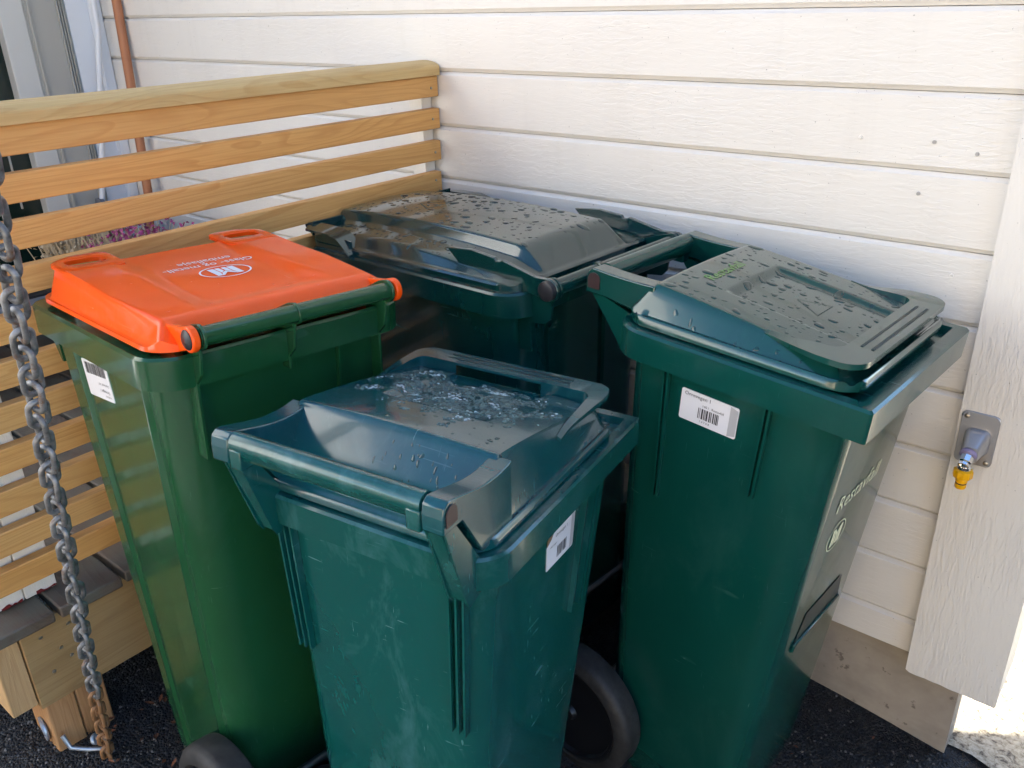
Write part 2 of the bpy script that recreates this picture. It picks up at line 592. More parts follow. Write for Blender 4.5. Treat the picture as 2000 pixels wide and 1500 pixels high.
def build_ground():
    V, F = [], []
    xs = [-400, -60, -14, -7, -4.2] + [-3.6 + .06 * i for i in range(56)] + [-.2, -.1, 0, .15, .4, 1, 2, 4, 8, 16, 60, 400]
    ys = [-400, -60, -16, -8, -4, -3] + [-2.4 + .06 * i for i in range(44)] + [.3, .6, 1.2, 2.5, 5, 12, 60, 400]
    for x in xs:
        for y in ys:
            z = gz(x, y)
            if -3.5 < x < .2 and -2.4 < y < .3:
                z += .010 * noise.noise(Vector((x * 4, y * 4, 0))) + .004 * noise.noise(Vector((x * 17, y * 17, 3)))
            V.append((x, y, z))
    ny = len(ys)
    for i in range(len(xs) - 1):
        for j in range(ny - 1):
            F.append((i * ny + j, (i + 1) * ny + j, (i + 1) * ny + j + 1, i * ny + j + 1))
    tag(mo('ground', V, F, 'asphalt', smooth=True, ang=80), 'black coarse asphalt ground under the bins', 'ground', kind='structure')
    # asphalt beyond the house corner, its sun glare painted as a pale colour
    V, F = [], []
    xs = [-.19 + .06 * i for i in range(30)]
    ys = [.075 + .06 * i for i in range(50)]
    for i, x in enumerate(xs):
        for j, y in enumerate(ys):
            yy = y + (.03 * noise.noise(Vector((x * 9, 0, 0))) if j == 0 else 0)
            V.append((x, yy, gz(x, yy) + .006 + .006 * noise.noise(Vector((x * 12, y * 12, 5)))))
    n = len(ys)
    for i in range(len(xs) - 1):
        for j in range(n - 1):
            F.append((i * n + j, (i + 1) * n + j, (i + 1) * n + j + 1, i * n + j + 1))
    tag(mo('glare_strip', V, F, 'gravel', smooth=True), 'asphalt strip beyond the house corner, sun glare painted pale', 'path', kind='structure')
    # pale gravel drive in the sun behind the camera
    V, F = [], []
    ys = [-60, -20, -9, -5, -3.6, -2.45]
    xs = [-60, -20, -9, -5, -1.93, -.18, 2, 8, 30, 60]
    for x in xs:
        for y in ys:
            V.append((x, y, gz(x, y) + .012))
    n = len(ys)
    for i in range(len(xs) - 1):
        for j in range(n - 1):
            F.append((i * n + j, (i + 1) * n + j, (i + 1) * n + j + 1, i * n + j + 1))
    tag(mo('gravel_drive', V, F, 'drive'), 'pale gravel drive in the sun, behind the viewer', 'drive', kind='structure')
    # loose grit on the asphalt
    rnd = random.Random(5)
    V, F = [], []
    def bit(x, y, s):
        b0 = len(V)
        z = gz(x, y) + .004
        for k in range(6):
            a = k * math.pi / 3 + rnd.random()
            V.append((x + s * math.cos(a) * rnd.uniform(.6, 1), y + s * math.sin(a) * rnd.uniform(.6, 1), z - s * .3))
        for k in range(3):
            a = k * 2.1 + rnd.random()
            V.append((x + s * .5 * math.cos(a), y + s * .5 * math.sin(a), z + s * rnd.uniform(.35, .7)))
        F.append((b0 + 6, b0 + 7, b0 + 8))
        for k in range(3):
            F.append((b0 + 2 * k, b0 + 2 * k + 1, b0 + 6 + k))
            F.append((b0 + 2 * k + 1, b0 + (2 * k + 2) % 6, b0 + 6 + (k + 1) % 3, b0 + 6 + k))
    for _ in range(2600):
        bit(rnd.uniform(-.62, -.1), rnd.uniform(-.5, .045), rnd.uniform(.0018, .0045))
    for _ in range(2600):
        bit(rnd.uniform(-1.85, -1.15), rnd.uniform(-1.5, -.85), rnd.uniform(.0018, .0045))
    me = bpy.data.meshes.new('grit')
    me.from_pydata(V, [], F)
    me.materials.append(MAT['asphalt'])
    o = link(bpy.data.objects.new('grit', me))
    tag(o, 'loose black grit on the asphalt round the bins', 'grit', kind='stuff')
    V, F = [], []
    for _ in range(160):
        bit(rnd.uniform(-.6, -.12), rnd.uniform(-.4, .04), rnd.uniform(.002, .005))
    for _ in range(420):
        bit(rnd.uniform(-1.75, -1.2), rnd.uniform(-1.4, -.9), rnd.uniform(.002, .005))
    me = bpy.data.meshes.new('pebbles')
    me.from_pydata(V, [], F)
    me.materials.append(MAT['stone_bit'])
    o = link(bpy.data.objects.new('pebbles', me))
    tag(o, 'scattered pale pebbles on the black asphalt', 'pebbles', kind='stuff')
build_ground()

# ------------------------------------------------------------------ the house
Z0, HB = 1.667, .13555           # siding lap lines at Z0 - k*HB
WALL_BOT = .2255
XC0, XC1 = -.281, -.1035         # corner board
XL = -3.33                       # side wall with the door
def build_house():
    H = empty('house', (XC1, .1, -.05), 'white wooden house with horizontal cladding above a concrete foundation', 'house')
    off = Matrix.Translation(-Vector(H.location))
    def put(o):
        o.matrix_parent_inverse = off
        return o
    x0, x1 = XL - .02, XC0 + .03
    g, d = .0075, .0090
    h = HB
    # profile in (y,z): v-groove between neighbouring boards
    prof = [(.03, -.004), (.03, h - .004 - .0015), (d, h - .004 - .0015), (0, h - .004 - g - .0015), (0, .0045), (.0080, -.0045)]
    V = [(x0, p[0], p[1]) for p in prof] + [(x1, p[0], p[1]) for p in prof]
    n = len(prof)
    F = [tuple(range(n)), tuple(range(2 * n - 1, n - 1, -1))] + [(i, (i + 1) % n, n + (i + 1) % n, n + i) for i in range(n)]
    me = None
    rndb = random.Random(17)
    for k in range(-16, 11):
        zb = Z0 - k * HB                    # bottom edge of this board
        if k == 10:
            continue
        if me is None:
            o = mo('cladding_board', [Vector(v) for v in V], F, 'paint_x', H, bev=.0007, seg=1)
            me = o.data
        else:
            o = ob_from('cladding_board', me, H)
        o.location = (0, rndb.uniform(-.0009, .0009), zb)
        put(o)
    # lowest board, cut short
    zt = Z0 - 10 * HB
    prof = [(.03, WALL_BOT + .0), (.03, zt - .0055), (d, zt - .0055), (0, zt - .0055 - g), (0, WALL_BOT + .002)]
    V2 = [(x0, p[0], p[1]) for p in prof] + [(x1, p[0], p[1]) for p in prof]
    n = len(prof)
    F2 = [tuple(range(n)), tuple(range(2 * n - 1, n - 1, -1))] + [(i, (i + 1) % n, n + (i + 1) % n, n + i) for i in range(n)]
    put(mo('cladding_board', V2, F2, 'paint_x', H))
    o = ob_from('cladding_board', me, H, (0, 0, zt))
    put(o)
    # corner board with a rough sawn lower end
    rnd = random.Random(3)
    nx = 22
    V, F = [], []
    zb = .193
    for i in range(nx + 1):
        x = XC0 + (XC1 - XC0) * i / nx
        e = .004 * noise.noise(Vector((x * 40, 1, 0))) + (.004 if i == 0 else 0)
        for (y, z) in ((-.022, zb + e), (-.022, 3.85), (.012, 3.85), (.012, zb + e)):
            V.append((x, y, z))
    for i in range(nx):
        for k in range(4):
            F.append((i * 4 + k, i * 4 + (k + 1) % 4, (i + 1) * 4 + (k + 1) % 4, (i + 1) * 4 + k))
    F += [(0, 1, 2, 3), (nx * 4 + 3, nx * 4 + 2, nx * 4 + 1, nx * 4)]
    put(mo('corner_board', V, F, 'paint_z', H, smooth=True, ang=30))
    # the sunlit side of the house, towards +X
    put(box('side_corner_board', XC1 - .022, XC1 - .0005, .0125, .15, .193, 3.85, 'paint_z', H))
    put(box('side_cladding', XC1 - .05, XC1 - .012, .15, 7.0, .2, 3.85, 'paint_z', H))
    # foundation
    put(box('foundation', XL + .02, -.18, .05, 7.0, -.6, .30, 'concrete', H))
    put(box('wall_core', XL - .3, XC1 - .055, .035, 7.0, .305, 3.8, 'paint_x', H))
    # nail and screw heads
    for k, (x, z) in enumerate(((-.414, 1.307), (-.342, 1.292), (-.426, 1.215), (-.542, 1.306), (-.345, 1.075), (-.43, .80), (-.36, .66))):
        put(lathe('nail_head', [(0, -.0022), (.0028, -.0022), (.0036, -.0008), (.0036, .002)], 'y', (x, 0, z), 'nail' if k < 3 else 'paint_x', H, n=12))
    # roof with a small eave
    pts = [(-.35, 3.80), (-.35, 3.95), (4.0, 5.9), (8.0, 4.1), (8.0, 3.95), (4.0, 5.75)]
    put(prism('roof', pts, 'x', -7.5, .25, 'roof', H))
    # return wall of the porch with its door, facing +X
    put(box('porch_wall', XL - .28, XL, -.118, .06, .30, 3.8, 'white_smooth', H))
    put(box('porch_wall', XL - .28, XL - .002, -6.0, -1.25, -.3, 3.8, 'white_smooth', H))
    put(box('corner_trim', XL, XL + .026, -.040, -.002, .47, 3.8, 'white_smooth', H, bev=.003))
    D = put(box('door_frame', XL - .10, XL - .004, -.345, -.26, .47, 2.55, 'lightgrey_door', H, bev=.004))
    put(box('door_frame', XL - .10, XL - .006, -.26, -.118, .47, 2.55, 'grey_door', H))
    for y0, y1, px in ((-.252, -.244, .0), (-.150, -.146, .0), (-.141, -.137, 0), (-.132, -.128, 0)):
        put(box('moulding', XL - .05, XL + .006, y0, y1, .88, 2.5, 'grey_door', H, bev=.002))
    put(box('moulding', XL - .05, XL + .006, -.244, -.150, .868, .878, 'grey_door', H, bev=.002))
    put(box('door', XL - .12, XL - .05, -1.25, -.345, .47, 2.5, 'door_dark', H))
    put(box('door_bead', XL - .055, XL - .044, -.418, -.412, .9, 2.3, 'grey_door', H))
    return H
build_house()

# unseen block added to the right, outside the frame, to shade the bins
def build_shade_block():
    y1 = 1.80
    Gg = empty('added_shade_block', (2.6, -2, -.05), 'added dark block out of view on the right, shading the bins', 'light blocker')
    off = Matrix.Translation(-Vector(Gg.location))
    for o in (box('wall', 2.2, 6.2, -.95, y1, -.1, 4.4, 'shade_block', Gg),
              prism('roof', [(2.0, 4.4), (4.2, 6.6), (6.4, 4.4), (6.4, 4.55), (4.2, 6.8), (2.0, 4.55)], 'y', -1.0, y1, 'roof', Gg),
              box('block_front', 2.16, 2.1995, -.8, 1.2, -.05, 2.1, 'shade_block', Gg)):
        o.matrix_parent_inverse = off
build_shade_block()

# unseen cream house added behind the viewer to bounce warm sunlight
def build_bounce_house():
    Nh = empty('added_bounce_house', (-3, -9, -.05), 'added unseen cream house behind the viewer, bouncing warm sunlight', 'house')
    off = Matrix.Translation(-Vector(Nh.location))
    parts = [box('wall', -2.5, 10, -15, -8.2, -.2, 4.6, 'bounce_cream', Nh),
             prism('roof', [(-15.5, 4.4), (-11.6, 7.2), (-7.7, 4.4), (-7.7, 4.6), (-11.6, 7.45), (-15.5, 4.6)], 'x', -2.9, 10.4, 'roof', Nh)]
    for x in (-1.4, 1.6, 4.6, 7.4):
        parts.append(box('window', x, x + 1.1, -8.24, -8.16, 1.0, 2.3, 'door_dark', Nh))
        parts.append(box('window', x, x + 1.1, -8.24, -8.16, 3.1, 4.2, 'door_dark', Nh))
    for o in parts:
        o.matrix_parent_inverse = off
build_bounce_house()

# ------------------------------------------------------------------ deck, fence
XF = -1.6185
def build_deck():
    D = empty('deck', (XF, -1.0, .1), 'low wooden deck with weathered boards on a pine beam and posts', 'deck')
    off = Matrix.Translation(-Vector(D.location))
    def put(o):
        o.matrix_parent_inverse = off
        return o
    rnd = random.Random(2)
    y = -1.345
    k = 0
    while y < -.02:
        wd = .128
        o = put(box('deck_board', XL + .005, XF + .045 + rnd.uniform(-.004, .004), y, min(y + wd, -.004), .4575, .4835, 'deck', D, bev=.004))
        y += wd + .011
        k += 1
    put(box('edge_beam', XF - .03, XF + .018, -1.281, -.02, .258, .4565, 'pine_beam', D, bev=.002))
    put(box('end_beam', XF - 1.7, XF + .012, -1.332, -1.283, .270, .4565, 'pine_end', D, bev=.002))
    gzp = gz(-1.6, -1.2)
    put(box('post', XF - .10, XF + .004, -1.272, -1.212, gzp - .05, .2575, 'pine_post', D, bev=.004))
    put(box('post', XF - .10, XF + .002, -1.2105, -1.150, gzp - .05, .2575, 'pine_post', D, bev=.004))
    put(lathe('post_bracket', [(0, -.004), (.024, -.003), (.027, 0), (.027, .004)], (-.15, -1, 0), (XF - .04, -1.275, gzp + .045), 'hook', D, n=20))
    for (yy, zz) in ((-1.245, .42), (-1.24, .33), (-1.215, .375), (-1.19, .42), (-1.185, .30), (-1.20, .345), (-1.165, .395), (-1.16, .31)):
        put(lathe('screw_head', [(0, .0012), (.0035, .0012), (.0042, 0), (.0042, -.003)], 'x', (XF + .018, yy, zz), 'screw', D, n=10))
    return D
build_deck()

def build_fence():
    Fn = empty('slatted_fence', (XF, -.6, .48), 'pine railing of horizontal slats with a rounded cap against the white wall', 'fence')
    off = Matrix.Translation(-Vector(Fn.location))
    def put(o):
        o.matrix_parent_inverse = off
        return o
    hs = .0505
    tops = [1.383] + [1.3034 - .0801 * i for i in range(10)]
    V, F = boxV(-.026, 0, -.66, .66, -hs, 0)
    me = None
    rnd = random.Random(8)
    for i, z in enumerate(tops):
        if me is None:
            o = mo('slat', V, F, 'pine_y', Fn, bev=.0022)
            me = o.data
        else:
            o = ob_from('slat', me, Fn)
        o.location = (XF + rnd.uniform(-.0012, .0012), -.668 + rnd.uniform(-.003, .003), z)
        o.rotation_euler = (rnd.uniform(-.0015, .0015), 0, 0)
        put(o)
        for yy in (-.033,):
            put(lathe('slat_screw', [(0, .0010), (.0026, .0010), (.0032, 0), (.0032, -.002)], 'x', (XF + .0008, yy + rnd.uniform(-.004, .004), z - hs / 2 + rnd.uniform(-.005, .005)), 'screw', Fn, n=10))
    # rounded cap rail
    prof = []
    for i in range(13):
        a = math.pi * i / 12
        prof.append((-.0425 + .0515 * math.cos(a), 1.402 + .0165 * math.sin(a)))
    prof = [(.009, 1.3835)] + prof + [(-.094, 1.3835)]
    put(prism('cap_rail', [(XF + p[0], p[1]) for p in prof], 'y', -1.33, -.006, 'pine_cap', Fn, bev=.0))
    put(box('wall_batten', XF - .075, XF - .028, -.042, -.006, .485, 1.382, 'paint_z', Fn, bev=.002))
    # white end post behind the slats
    put(box('end_post', XF - .128, XF - .0285, -1.236, -1.174, .486, 1.382, 'paint_z', Fn, bev=.002))
    put(box('end_post', XF - .126, XF - .030, -1.300, -1.2375, .486, 1.382, 'paint_z', Fn, bev=.002))
    rnd = random.Random(4)
    for yy in (-1.195, -1.262):
        pts = []
        for i in range(9):
            pts.append((yy - .02 + .005 * i, .4865 + .002 * rnd.random()))
        for i in range(8, -1, -1):
            pts.append((yy - .02 + .005 * i, .4885 + .007 * rnd.random()))
        put(prism('bare_patch', pts, 'x', XF - .0285, XF - .0272, 'red_flake', Fn))
build_fence()

# ------------------------------------------------------------------ things on the deck
def build_deck_things():
    # broom leaning on the wall
    B = empty('broom', (-3.10, -.2, .484), 'brown wooden broom handle leaning on the white wall behind the railing', 'broom')
    B2 = Matrix.Translation(-Vector(B.location))
    o = tube('handle', [(-3.112, -.115, .62), (-3.13, -.055, .92), (-3.141, -.032, 1.31), (-3.15, -.018, 1.62), (-3.155, -.018, 1.9)], .0165, 'brown_pole', B, 14)
    o.matrix_parent_inverse = B2
    o = box('brush', -3.28, -2.95, -.16, -.09, .565, .62, 'brown_pole', B, bev=.01)
    o.matrix_parent_inverse = B2
    o = box('bristles', -3.275, -2.955, -.155, -.095, .4845, .564, 'dark_plastic', B)
    o.matrix_parent_inverse = B2
    # white handled tool
    T = empty('snow_shovel', (-3.3, -.12, .484), 'white handled shovel leaning in the corner beside the brown broom', 'shovel')
    B2 = Matrix.Translation(-Vector(T.location))
    for o in (tube('handle', [(-3.302, -.16, .86), (-3.285, -.095, 1.20), (-3.262, -.05, 1.5), (-3.25, -.045, 1.75)], .0105, 'white_smooth', T, 12),
              loft('blade', [[(-3.32, -.17, .90), (-3.285, -.17, .90), (-3.285, -.155, .90), (-3.32, -.155, .90)],
                             [(-3.325, -.19, .80), (-3.20, -.17, .80), (-3.20, -.155, .80), (-3.325, -.175, .80)],
                             [(-3.325, -.25, .486), (-3.17, -.21, .486), (-3.17, -.2, .486), (-3.325, -.24, .486)]], 'slate', T)):
        o.matrix_parent_inverse = B2
    # heather planters
    def planter(x, y, wd, pink, label, seed):
        rnd = random.Random(seed)
        P = empty('heather_planter', (x, y, .4845), label, 'planter', 'planters behind the railing')
        secs = []
        for (z, s) in ((0, .8), (.16, 1.0), (.165, 1.04), (.185, 1.04), (.185, .96), (.17, .95)):
            secs.append([(px * s, py * s, z) for px, py in rrect(-wd, wd, -.09, .09, .03)])
        loft('pot', secs, 'pot', P)
        for name, m, cnt in (('sprigs', 'heather_pink' if pink else 'heather_dry', 900), ('stems', 'heather_dry', 500)):
            V, F = [], []
            for i in range(cnt):
                bx, by = rnd.uniform(-wd, wd), rnd.uniform(-.09, .09)
                hh = rnd.uniform(.10, .26)
                lean = Vector((rnd.uniform(-.35, .35), rnd.uniform(-.35, .35), 1)).normalized()
                for q in range(4 if name == 'sprigs' else 1):
                    b0 = len(V)
                    p = Vector((bx, by, .17)) + lean * hh * (.45 + .18 * q)
                    if name == 'sprigs':
                        r1 = Vector((rnd.uniform(-1, 1), rnd.uniform(-1, 1), rnd.uniform(-1, 1))).normalized() * .007
                        r2 = lean.cross(r1).normalized() * .007
                        V += [p + r1, p + r2, p - r1, p - r2 + lean * .006]
                        F.append((b0, b0 + 1, b0 + 2, b0 + 3))
                    else:
                        r1 = lean.orthogonal().normalized() * .0018
                        p0 = Vector((bx, by, .165))
                        V += [p0 + r1, p0 - r1, p0 - r1 + lean * hh, p0 + r1 + lean * hh]
                        F.append((b0, b0 + 1, b0 + 2, b0 + 3))
            o = mo(name, V, F, m, P)
            o['kind'] = 'stuff'
    planter(-2.72, -.32, .15, True, 'pink flowering heather in a planter, nearest the wall end of the railing', 21)
    planter(-3.02, -.38, .13, False, 'dry straw coloured heather in a planter beside the pink one', 22)
    # red leaved plant
    P = empty('red_leaf_plant', (-3.12, -.34, .4845), 'small dark red leaved plant by the broom', 'plant')
    loft('pot', [[(p[0] * s, p[1] * s, z) for p in rrect(-.07, .07, -.07, .07, .069)] for z, s in ((0, .8), (.13, 1), (.13, .9), (.12, .88))], 'dark_plastic', P)
    rnd = random.Random(9)
    for i in range(9):
        a = i * .7 + rnd.random() * .4
        hh = rnd.uniform(.28, .42)
        r = rnd.uniform(.05, .16)
        base = Vector((0, 0, .11))
        tip = Vector((r * math.cos(a), r * math.sin(a), hh))
        mid = (base + tip) / 2 + Vector((0, 0, .03))
        s = Vector((-math.sin(a), math.cos(a), 0)) * .012
        mo('leaf', [base - s * .4, base + s * .4, mid + s, tip, mid - s], [(0, 1, 2, 3, 4)], 'leaf_red', P)
    # dark bench
    Bn = empty('garden_bench', (-2.75, -.85, .4845), 'dark grey garden bench half hidden behind the railing', 'bench')
    for k in range(4):
        box('seat_slat', -.30 + .11 * k, -.21 + .11 * k, -.34, .36, .19, .212, 'slate' if k in (1, 2) else 'dark_plastic', Bn, bev=.004)
    for sx in (-.27, .10):
        for sy in (-.28, .30):
            box('leg', sx, sx + .045, sy, sy + .045, 0, .1895, 'dark_plastic', Bn, bev=.003)
build_deck_things()

# ------------------------------------------------------------------ bins
def pose(root, base, yaw, tf, tl, s):
    c = CAM + (Vector(base) - CAM) * s
    Rz = Matrix.Rotation(rad(yaw), 3, 'Z')
    Ry = Matrix.Rotation(rad(tf), 3, 'Y')
    Rx = Matrix.Rotation(rad(-tl), 3, 'X')
    root.matrix_world = Matrix.Translation(c) @ (Rz @ Ry @ Rx).to_4x4() @ Matrix.Scale(s, 4)

def warp_grid(x0, x1, hw, r, nx, ny):
    cx, hx = (x0 + x1) / 2, (x1 - x0) / 2
    G = []
    for i in range(nx + 1):
        row = []
        for j in range(ny + 1):
            x = -hx + 2 * hx * i / nx
            y = -hw + 2 * hw * j / ny
            a, b = (abs(x) - (hx - r)) / r, (abs(y) - (hw - r)) / r
            if a > 0 and b > 0:
                ra, rb = a * math.sqrt(1 - b * b / 2), b * math.sqrt(1 - a * a / 2)
                x = math.copysign(hx - r + r * ra, x)
                y = math.copysign(hw - r + r * rb, y)
            row.append((cx + x, y))
        G.append(row)
    return G

def lid_mesh(name, x0, x1, hw, r, hfun, zskirt, m, parent, holes=(), cell=.0042):
    nx = int((x1 - x0) / cell)
    ny = int(2 * hw / cell)
    G = warp_grid(x0, x1, hw, r, nx, ny)
    V, F = [], []
    for row in G:
        for (x, y) in row:
            V.append((x, y, hfun(x, y)))
    idx = lambda i, j: i * (ny + 1) + j
    for i in range(nx):
        for j in range(ny):
            cx = sum(G[a][b][0] for a in (i, i + 1) for b in (j, j + 1)) / 4
            cy = sum(G[a][b][1] for a in (i, i + 1) for b in (j, j + 1)) / 4
            if any(h(cx, cy) for h in holes):
                continue
            F.append((idx(i, j), idx(i + 1, j), idx(i + 1, j + 1), idx(i, j + 1)))
    ring = [idx(i, 0) for i in range(nx + 1)] + [idx(nx, j) for j in range(1, ny + 1)] + [idx(i, ny) for i in range(nx - 1, -1, -1)] + [idx(0, j) for j in range(ny - 1, 0, -1)]
    b0 = len(V)
    for k in ring:
        V.append((V[k][0], V[k][1], zskirt))
    nr = len(ring)
    for k in range(nr):
        l = (k + 1) % nr
        F.append((ring[k], b0 + k, b0 + l, ring[l]))
    me = bpy.data.meshes.new(name)
    me.from_pydata(V, [], F)
    me.materials.append(MAT[m])
    finish(me, True, 50)
    return link(bpy.data.objects.new(name, me), parent)

def droplets(parent, hfun, spots, seed, name='water_droplets', hscale=.40, m='water'):
    """spots: (x,y,size)"""
    rnd = random.Random(seed)
    V, F = [], []
    for (x, y, s) in spots:
        b0 = len(V)
        el = rnd.uniform(1.0, 1.9)
        a0 = rnd.uniform(-.5, .5) + (0 if rnd.random() < .7 else 1.5)
        n = 12
        hgt = s * hscale * rnd.uniform(.7, 1.1)
        wob = [rnd.uniform(.78, 1.15) for _ in range(4)]
        for ring, (rr, hh) in enumerate(((1, -.0002), (.90, .55), (.66, .90))):
            for k in range(n):
                a = 2 * math.pi * k / n
                wv = wob[0] * .5 + .5 + .18 * math.sin(2 * a + wob[1] * 9) * (wob[2] - .6) + .12 * math.sin(3 * a + wob[3] * 20)
                ex, ey = s * el * rr * wv * math.cos(a), s * rr * wv * math.sin(a)
                px, py = x + ex * math.cos(a0) - ey * math.sin(a0), y + ex * math.sin(a0) + ey * math.cos(a0)
                V.append((px, py, hfun(px, py) + (hh * hgt if hh > 0 else .0)))
        V.append((x, y, hfun(x, y) + hgt))
        c = len(V) - 1
        for q in range(2):
            for k in range(n):
                l = (k + 1) % n
                F.append((b0 + q * n + k, b0 + q * n + l, b0 + (q + 1) * n + l, b0 + (q + 1) * n + k))
        for k in range(n):
            F.append((b0 + 2 * n + k, b0 + 2 * n + (k + 1) % n, c))
    me = bpy.data.meshes.new(name)
    me.from_pydata(V, [], F)
    me.materials.append(MAT[m])
    for p in me.polygons:
        p.use_smooth = True
    o = link(bpy.data.objects.new(name, me), parent)
    o['kind'] = 'stuff'
    return o

def scatter(n, x0, x1, y0, y1, s0, s1, seed, reject=None, mind=1.6):
    rnd = random.Random(seed)
    out = []
    tries = 0
    while len(out) < n and tries < n * 60:
        tries += 1
        x, y = rnd.uniform(x0, x1), rnd.uniform(y0, y1)
        s = s0 + (s1 - s0) * rnd.random() ** 2.6
        if reject and reject(x, y):
            continue
        if any((x - a) ** 2 + (y - b) ** 2 < (mind * (s + c)) ** 2 for a, b, c in out):
            continue
        out.append((x, y, s))
    return out

def wheel(parent, x, y, r, wd, sgn):
    W = lathe('wheel', [(.012, 0), (r * .70, -.004 * sgn), (r * .72, .004 * sgn), (r * .76, .004 * sgn), (r * .76, wd * .9 * -sgn), (.012, wd * .9 * -sgn)], 'y', (x, y, r), 'hub', parent, n=48)
    hw = wd
    prof = [(r * .75, .0), (r * .80, .006 * sgn), (r * .93, .004 * sgn), (r * .985, -.004 * sgn), (r, -.012 * sgn), (r, -(hw - .012) * sgn), (r * .985, -(hw - .004) * sgn), (r * .93, -hw * sgn), (r * .75, -hw * sgn)]
    lathe('tyre', prof, 'y', (x, y, r), 'rubber', W, n=56)
    lathe('hub_cap', [(0, .010 * sgn), (.014, .009 * sgn), (.018, .002 * sgn), (.019, -.003 * sgn)], 'y', (x, y, r), 'hub', W, n=24)
    return W

class Body:
    """tapered bin body"""
    def __init__(s, zr, xr, xf, w, bot, skirt=.05, z0=.035):
        s.zt = zr - skirt + .006
        s.top = (xr, xf, w)
        s.bot = bot
        s.z0 = z0
    def at(s, z):
        t = clamp((z - s.z0) / (s.zt - s.z0), 0, 1.2)
        return tuple(b + (a - b) * t for a, b in zip(s.top, s.bot))

def build_body(root, B, m, r_top=.055, r_bot=.045, flutes=()):
    secs = []
    nz = 16
    for i in range(nz + 1):
        z = B.z0 + (B.zt - B.z0) * i / nz
        xr, xf, w = B.at(z)
        r = r_bot + (r_top - r_bot) * i / nz
        secs.append([(p[0], p[1], z) for p in rrect(xr, xf, -w, w, r, 8)])
    xr, xf, w = B.bot
    foot = [[(p[0], p[1], 0.0) for p in rrect(xr + .05, xf - .012, -w + .012, w - .012, .035, 8)],
            [(p[0], p[1], B.z0 * .4) for p in rrect(xr + .045, xf - .004, -w + .004, w - .004, .04, 8)]]
    return loft('body', foot + secs, m, root)

def build_rim(root, zr, xr, xf, w, radii, m, skirt=.05, inner=.03, lip=.004):
    o = lambda d: rrect(xr + d, xf - d, -w + d, w - d, tuple(max(.004, r - d) for r in radii), 8)
    secs = [[(*p, zr - skirt) for p in o(.016)], [(*p, zr - skirt) for p in o(0.001)], [(*p, zr - lip) for p in o(0)], [(*p, zr) for p in o(lip)],
            [(*p, zr) for p in o(inner)], [(*p, zr - .012) for p in o(inner + .006)]]
    return loft('rim', secs, m, root, cap0=False, cap1=True, ang=32)

def rib(root, B, side, pos, z0, z1, m, depth=.011, th=.0035, name='rib'):
    """thin upright rib on a wall: side in 'r','l','f','b'; pos = coordinate along the wall (top)"""
    V = []
    for z in (z0, z1):
        xr, xf, w = B.at(z)
        dd = depth if z == z1 else depth * .75
        k = (xf - xr) / (B.top[1] - B.top[0])
        if side in 'rl':
            sg = -1 if side == 'r' else 1
            px = xr + (pos - B.top[0]) * k
            for (a, b) in ((-th / 2, -.004), (th / 2, -.004), (th / 2, dd), (-th / 2, dd)):
                V.append((px + a, sg * (w + b), z))
        else:
            sg = -1 if side == 'b' else 1
            X = xr if side == 'b' else xf
            py = pos * w / B.top[2]
            for (a, b) in ((-th / 2, -.004), (th / 2, -.004), (th / 2, dd), (-th / 2, dd)):
                V.append((X + sg * b, py + a, z))
    F = [(0, 1, 2, 3), (7, 6, 5, 4), (0, 4, 5, 1), (1, 5, 6, 2), (2, 6, 7, 3), (3, 7, 4, 0)]
    return mo(name, V, F, m, root)

def wall_frame(B, side, pos, z, off=.0012):
    """point function on a body wall: (u along the wall to the viewer's right, v up)"""
    def fn(u, v, o=off):
        zz = z + v
        xr, xf, w = B.at(zz)
        if side == 'r':
            return Vector((pos + u, -w - o, zz))
        if side == 'l':
            return Vector((pos - u, w + o, zz))
        if side == 'f':
            return Vector((xf + o, pos + u, zz))
        return Vector((xr - o, pos - u, zz))
    return fn

def rot2(fn, ang, o=0.0):
    c, s = math.cos(rad(ang)), math.sin(rad(ang))
    return lambda u, v, oo=None: fn(u * c - v * s, u * s + v * c) if oo is None else fn(u * c - v * s, u * s + v * c, oo)

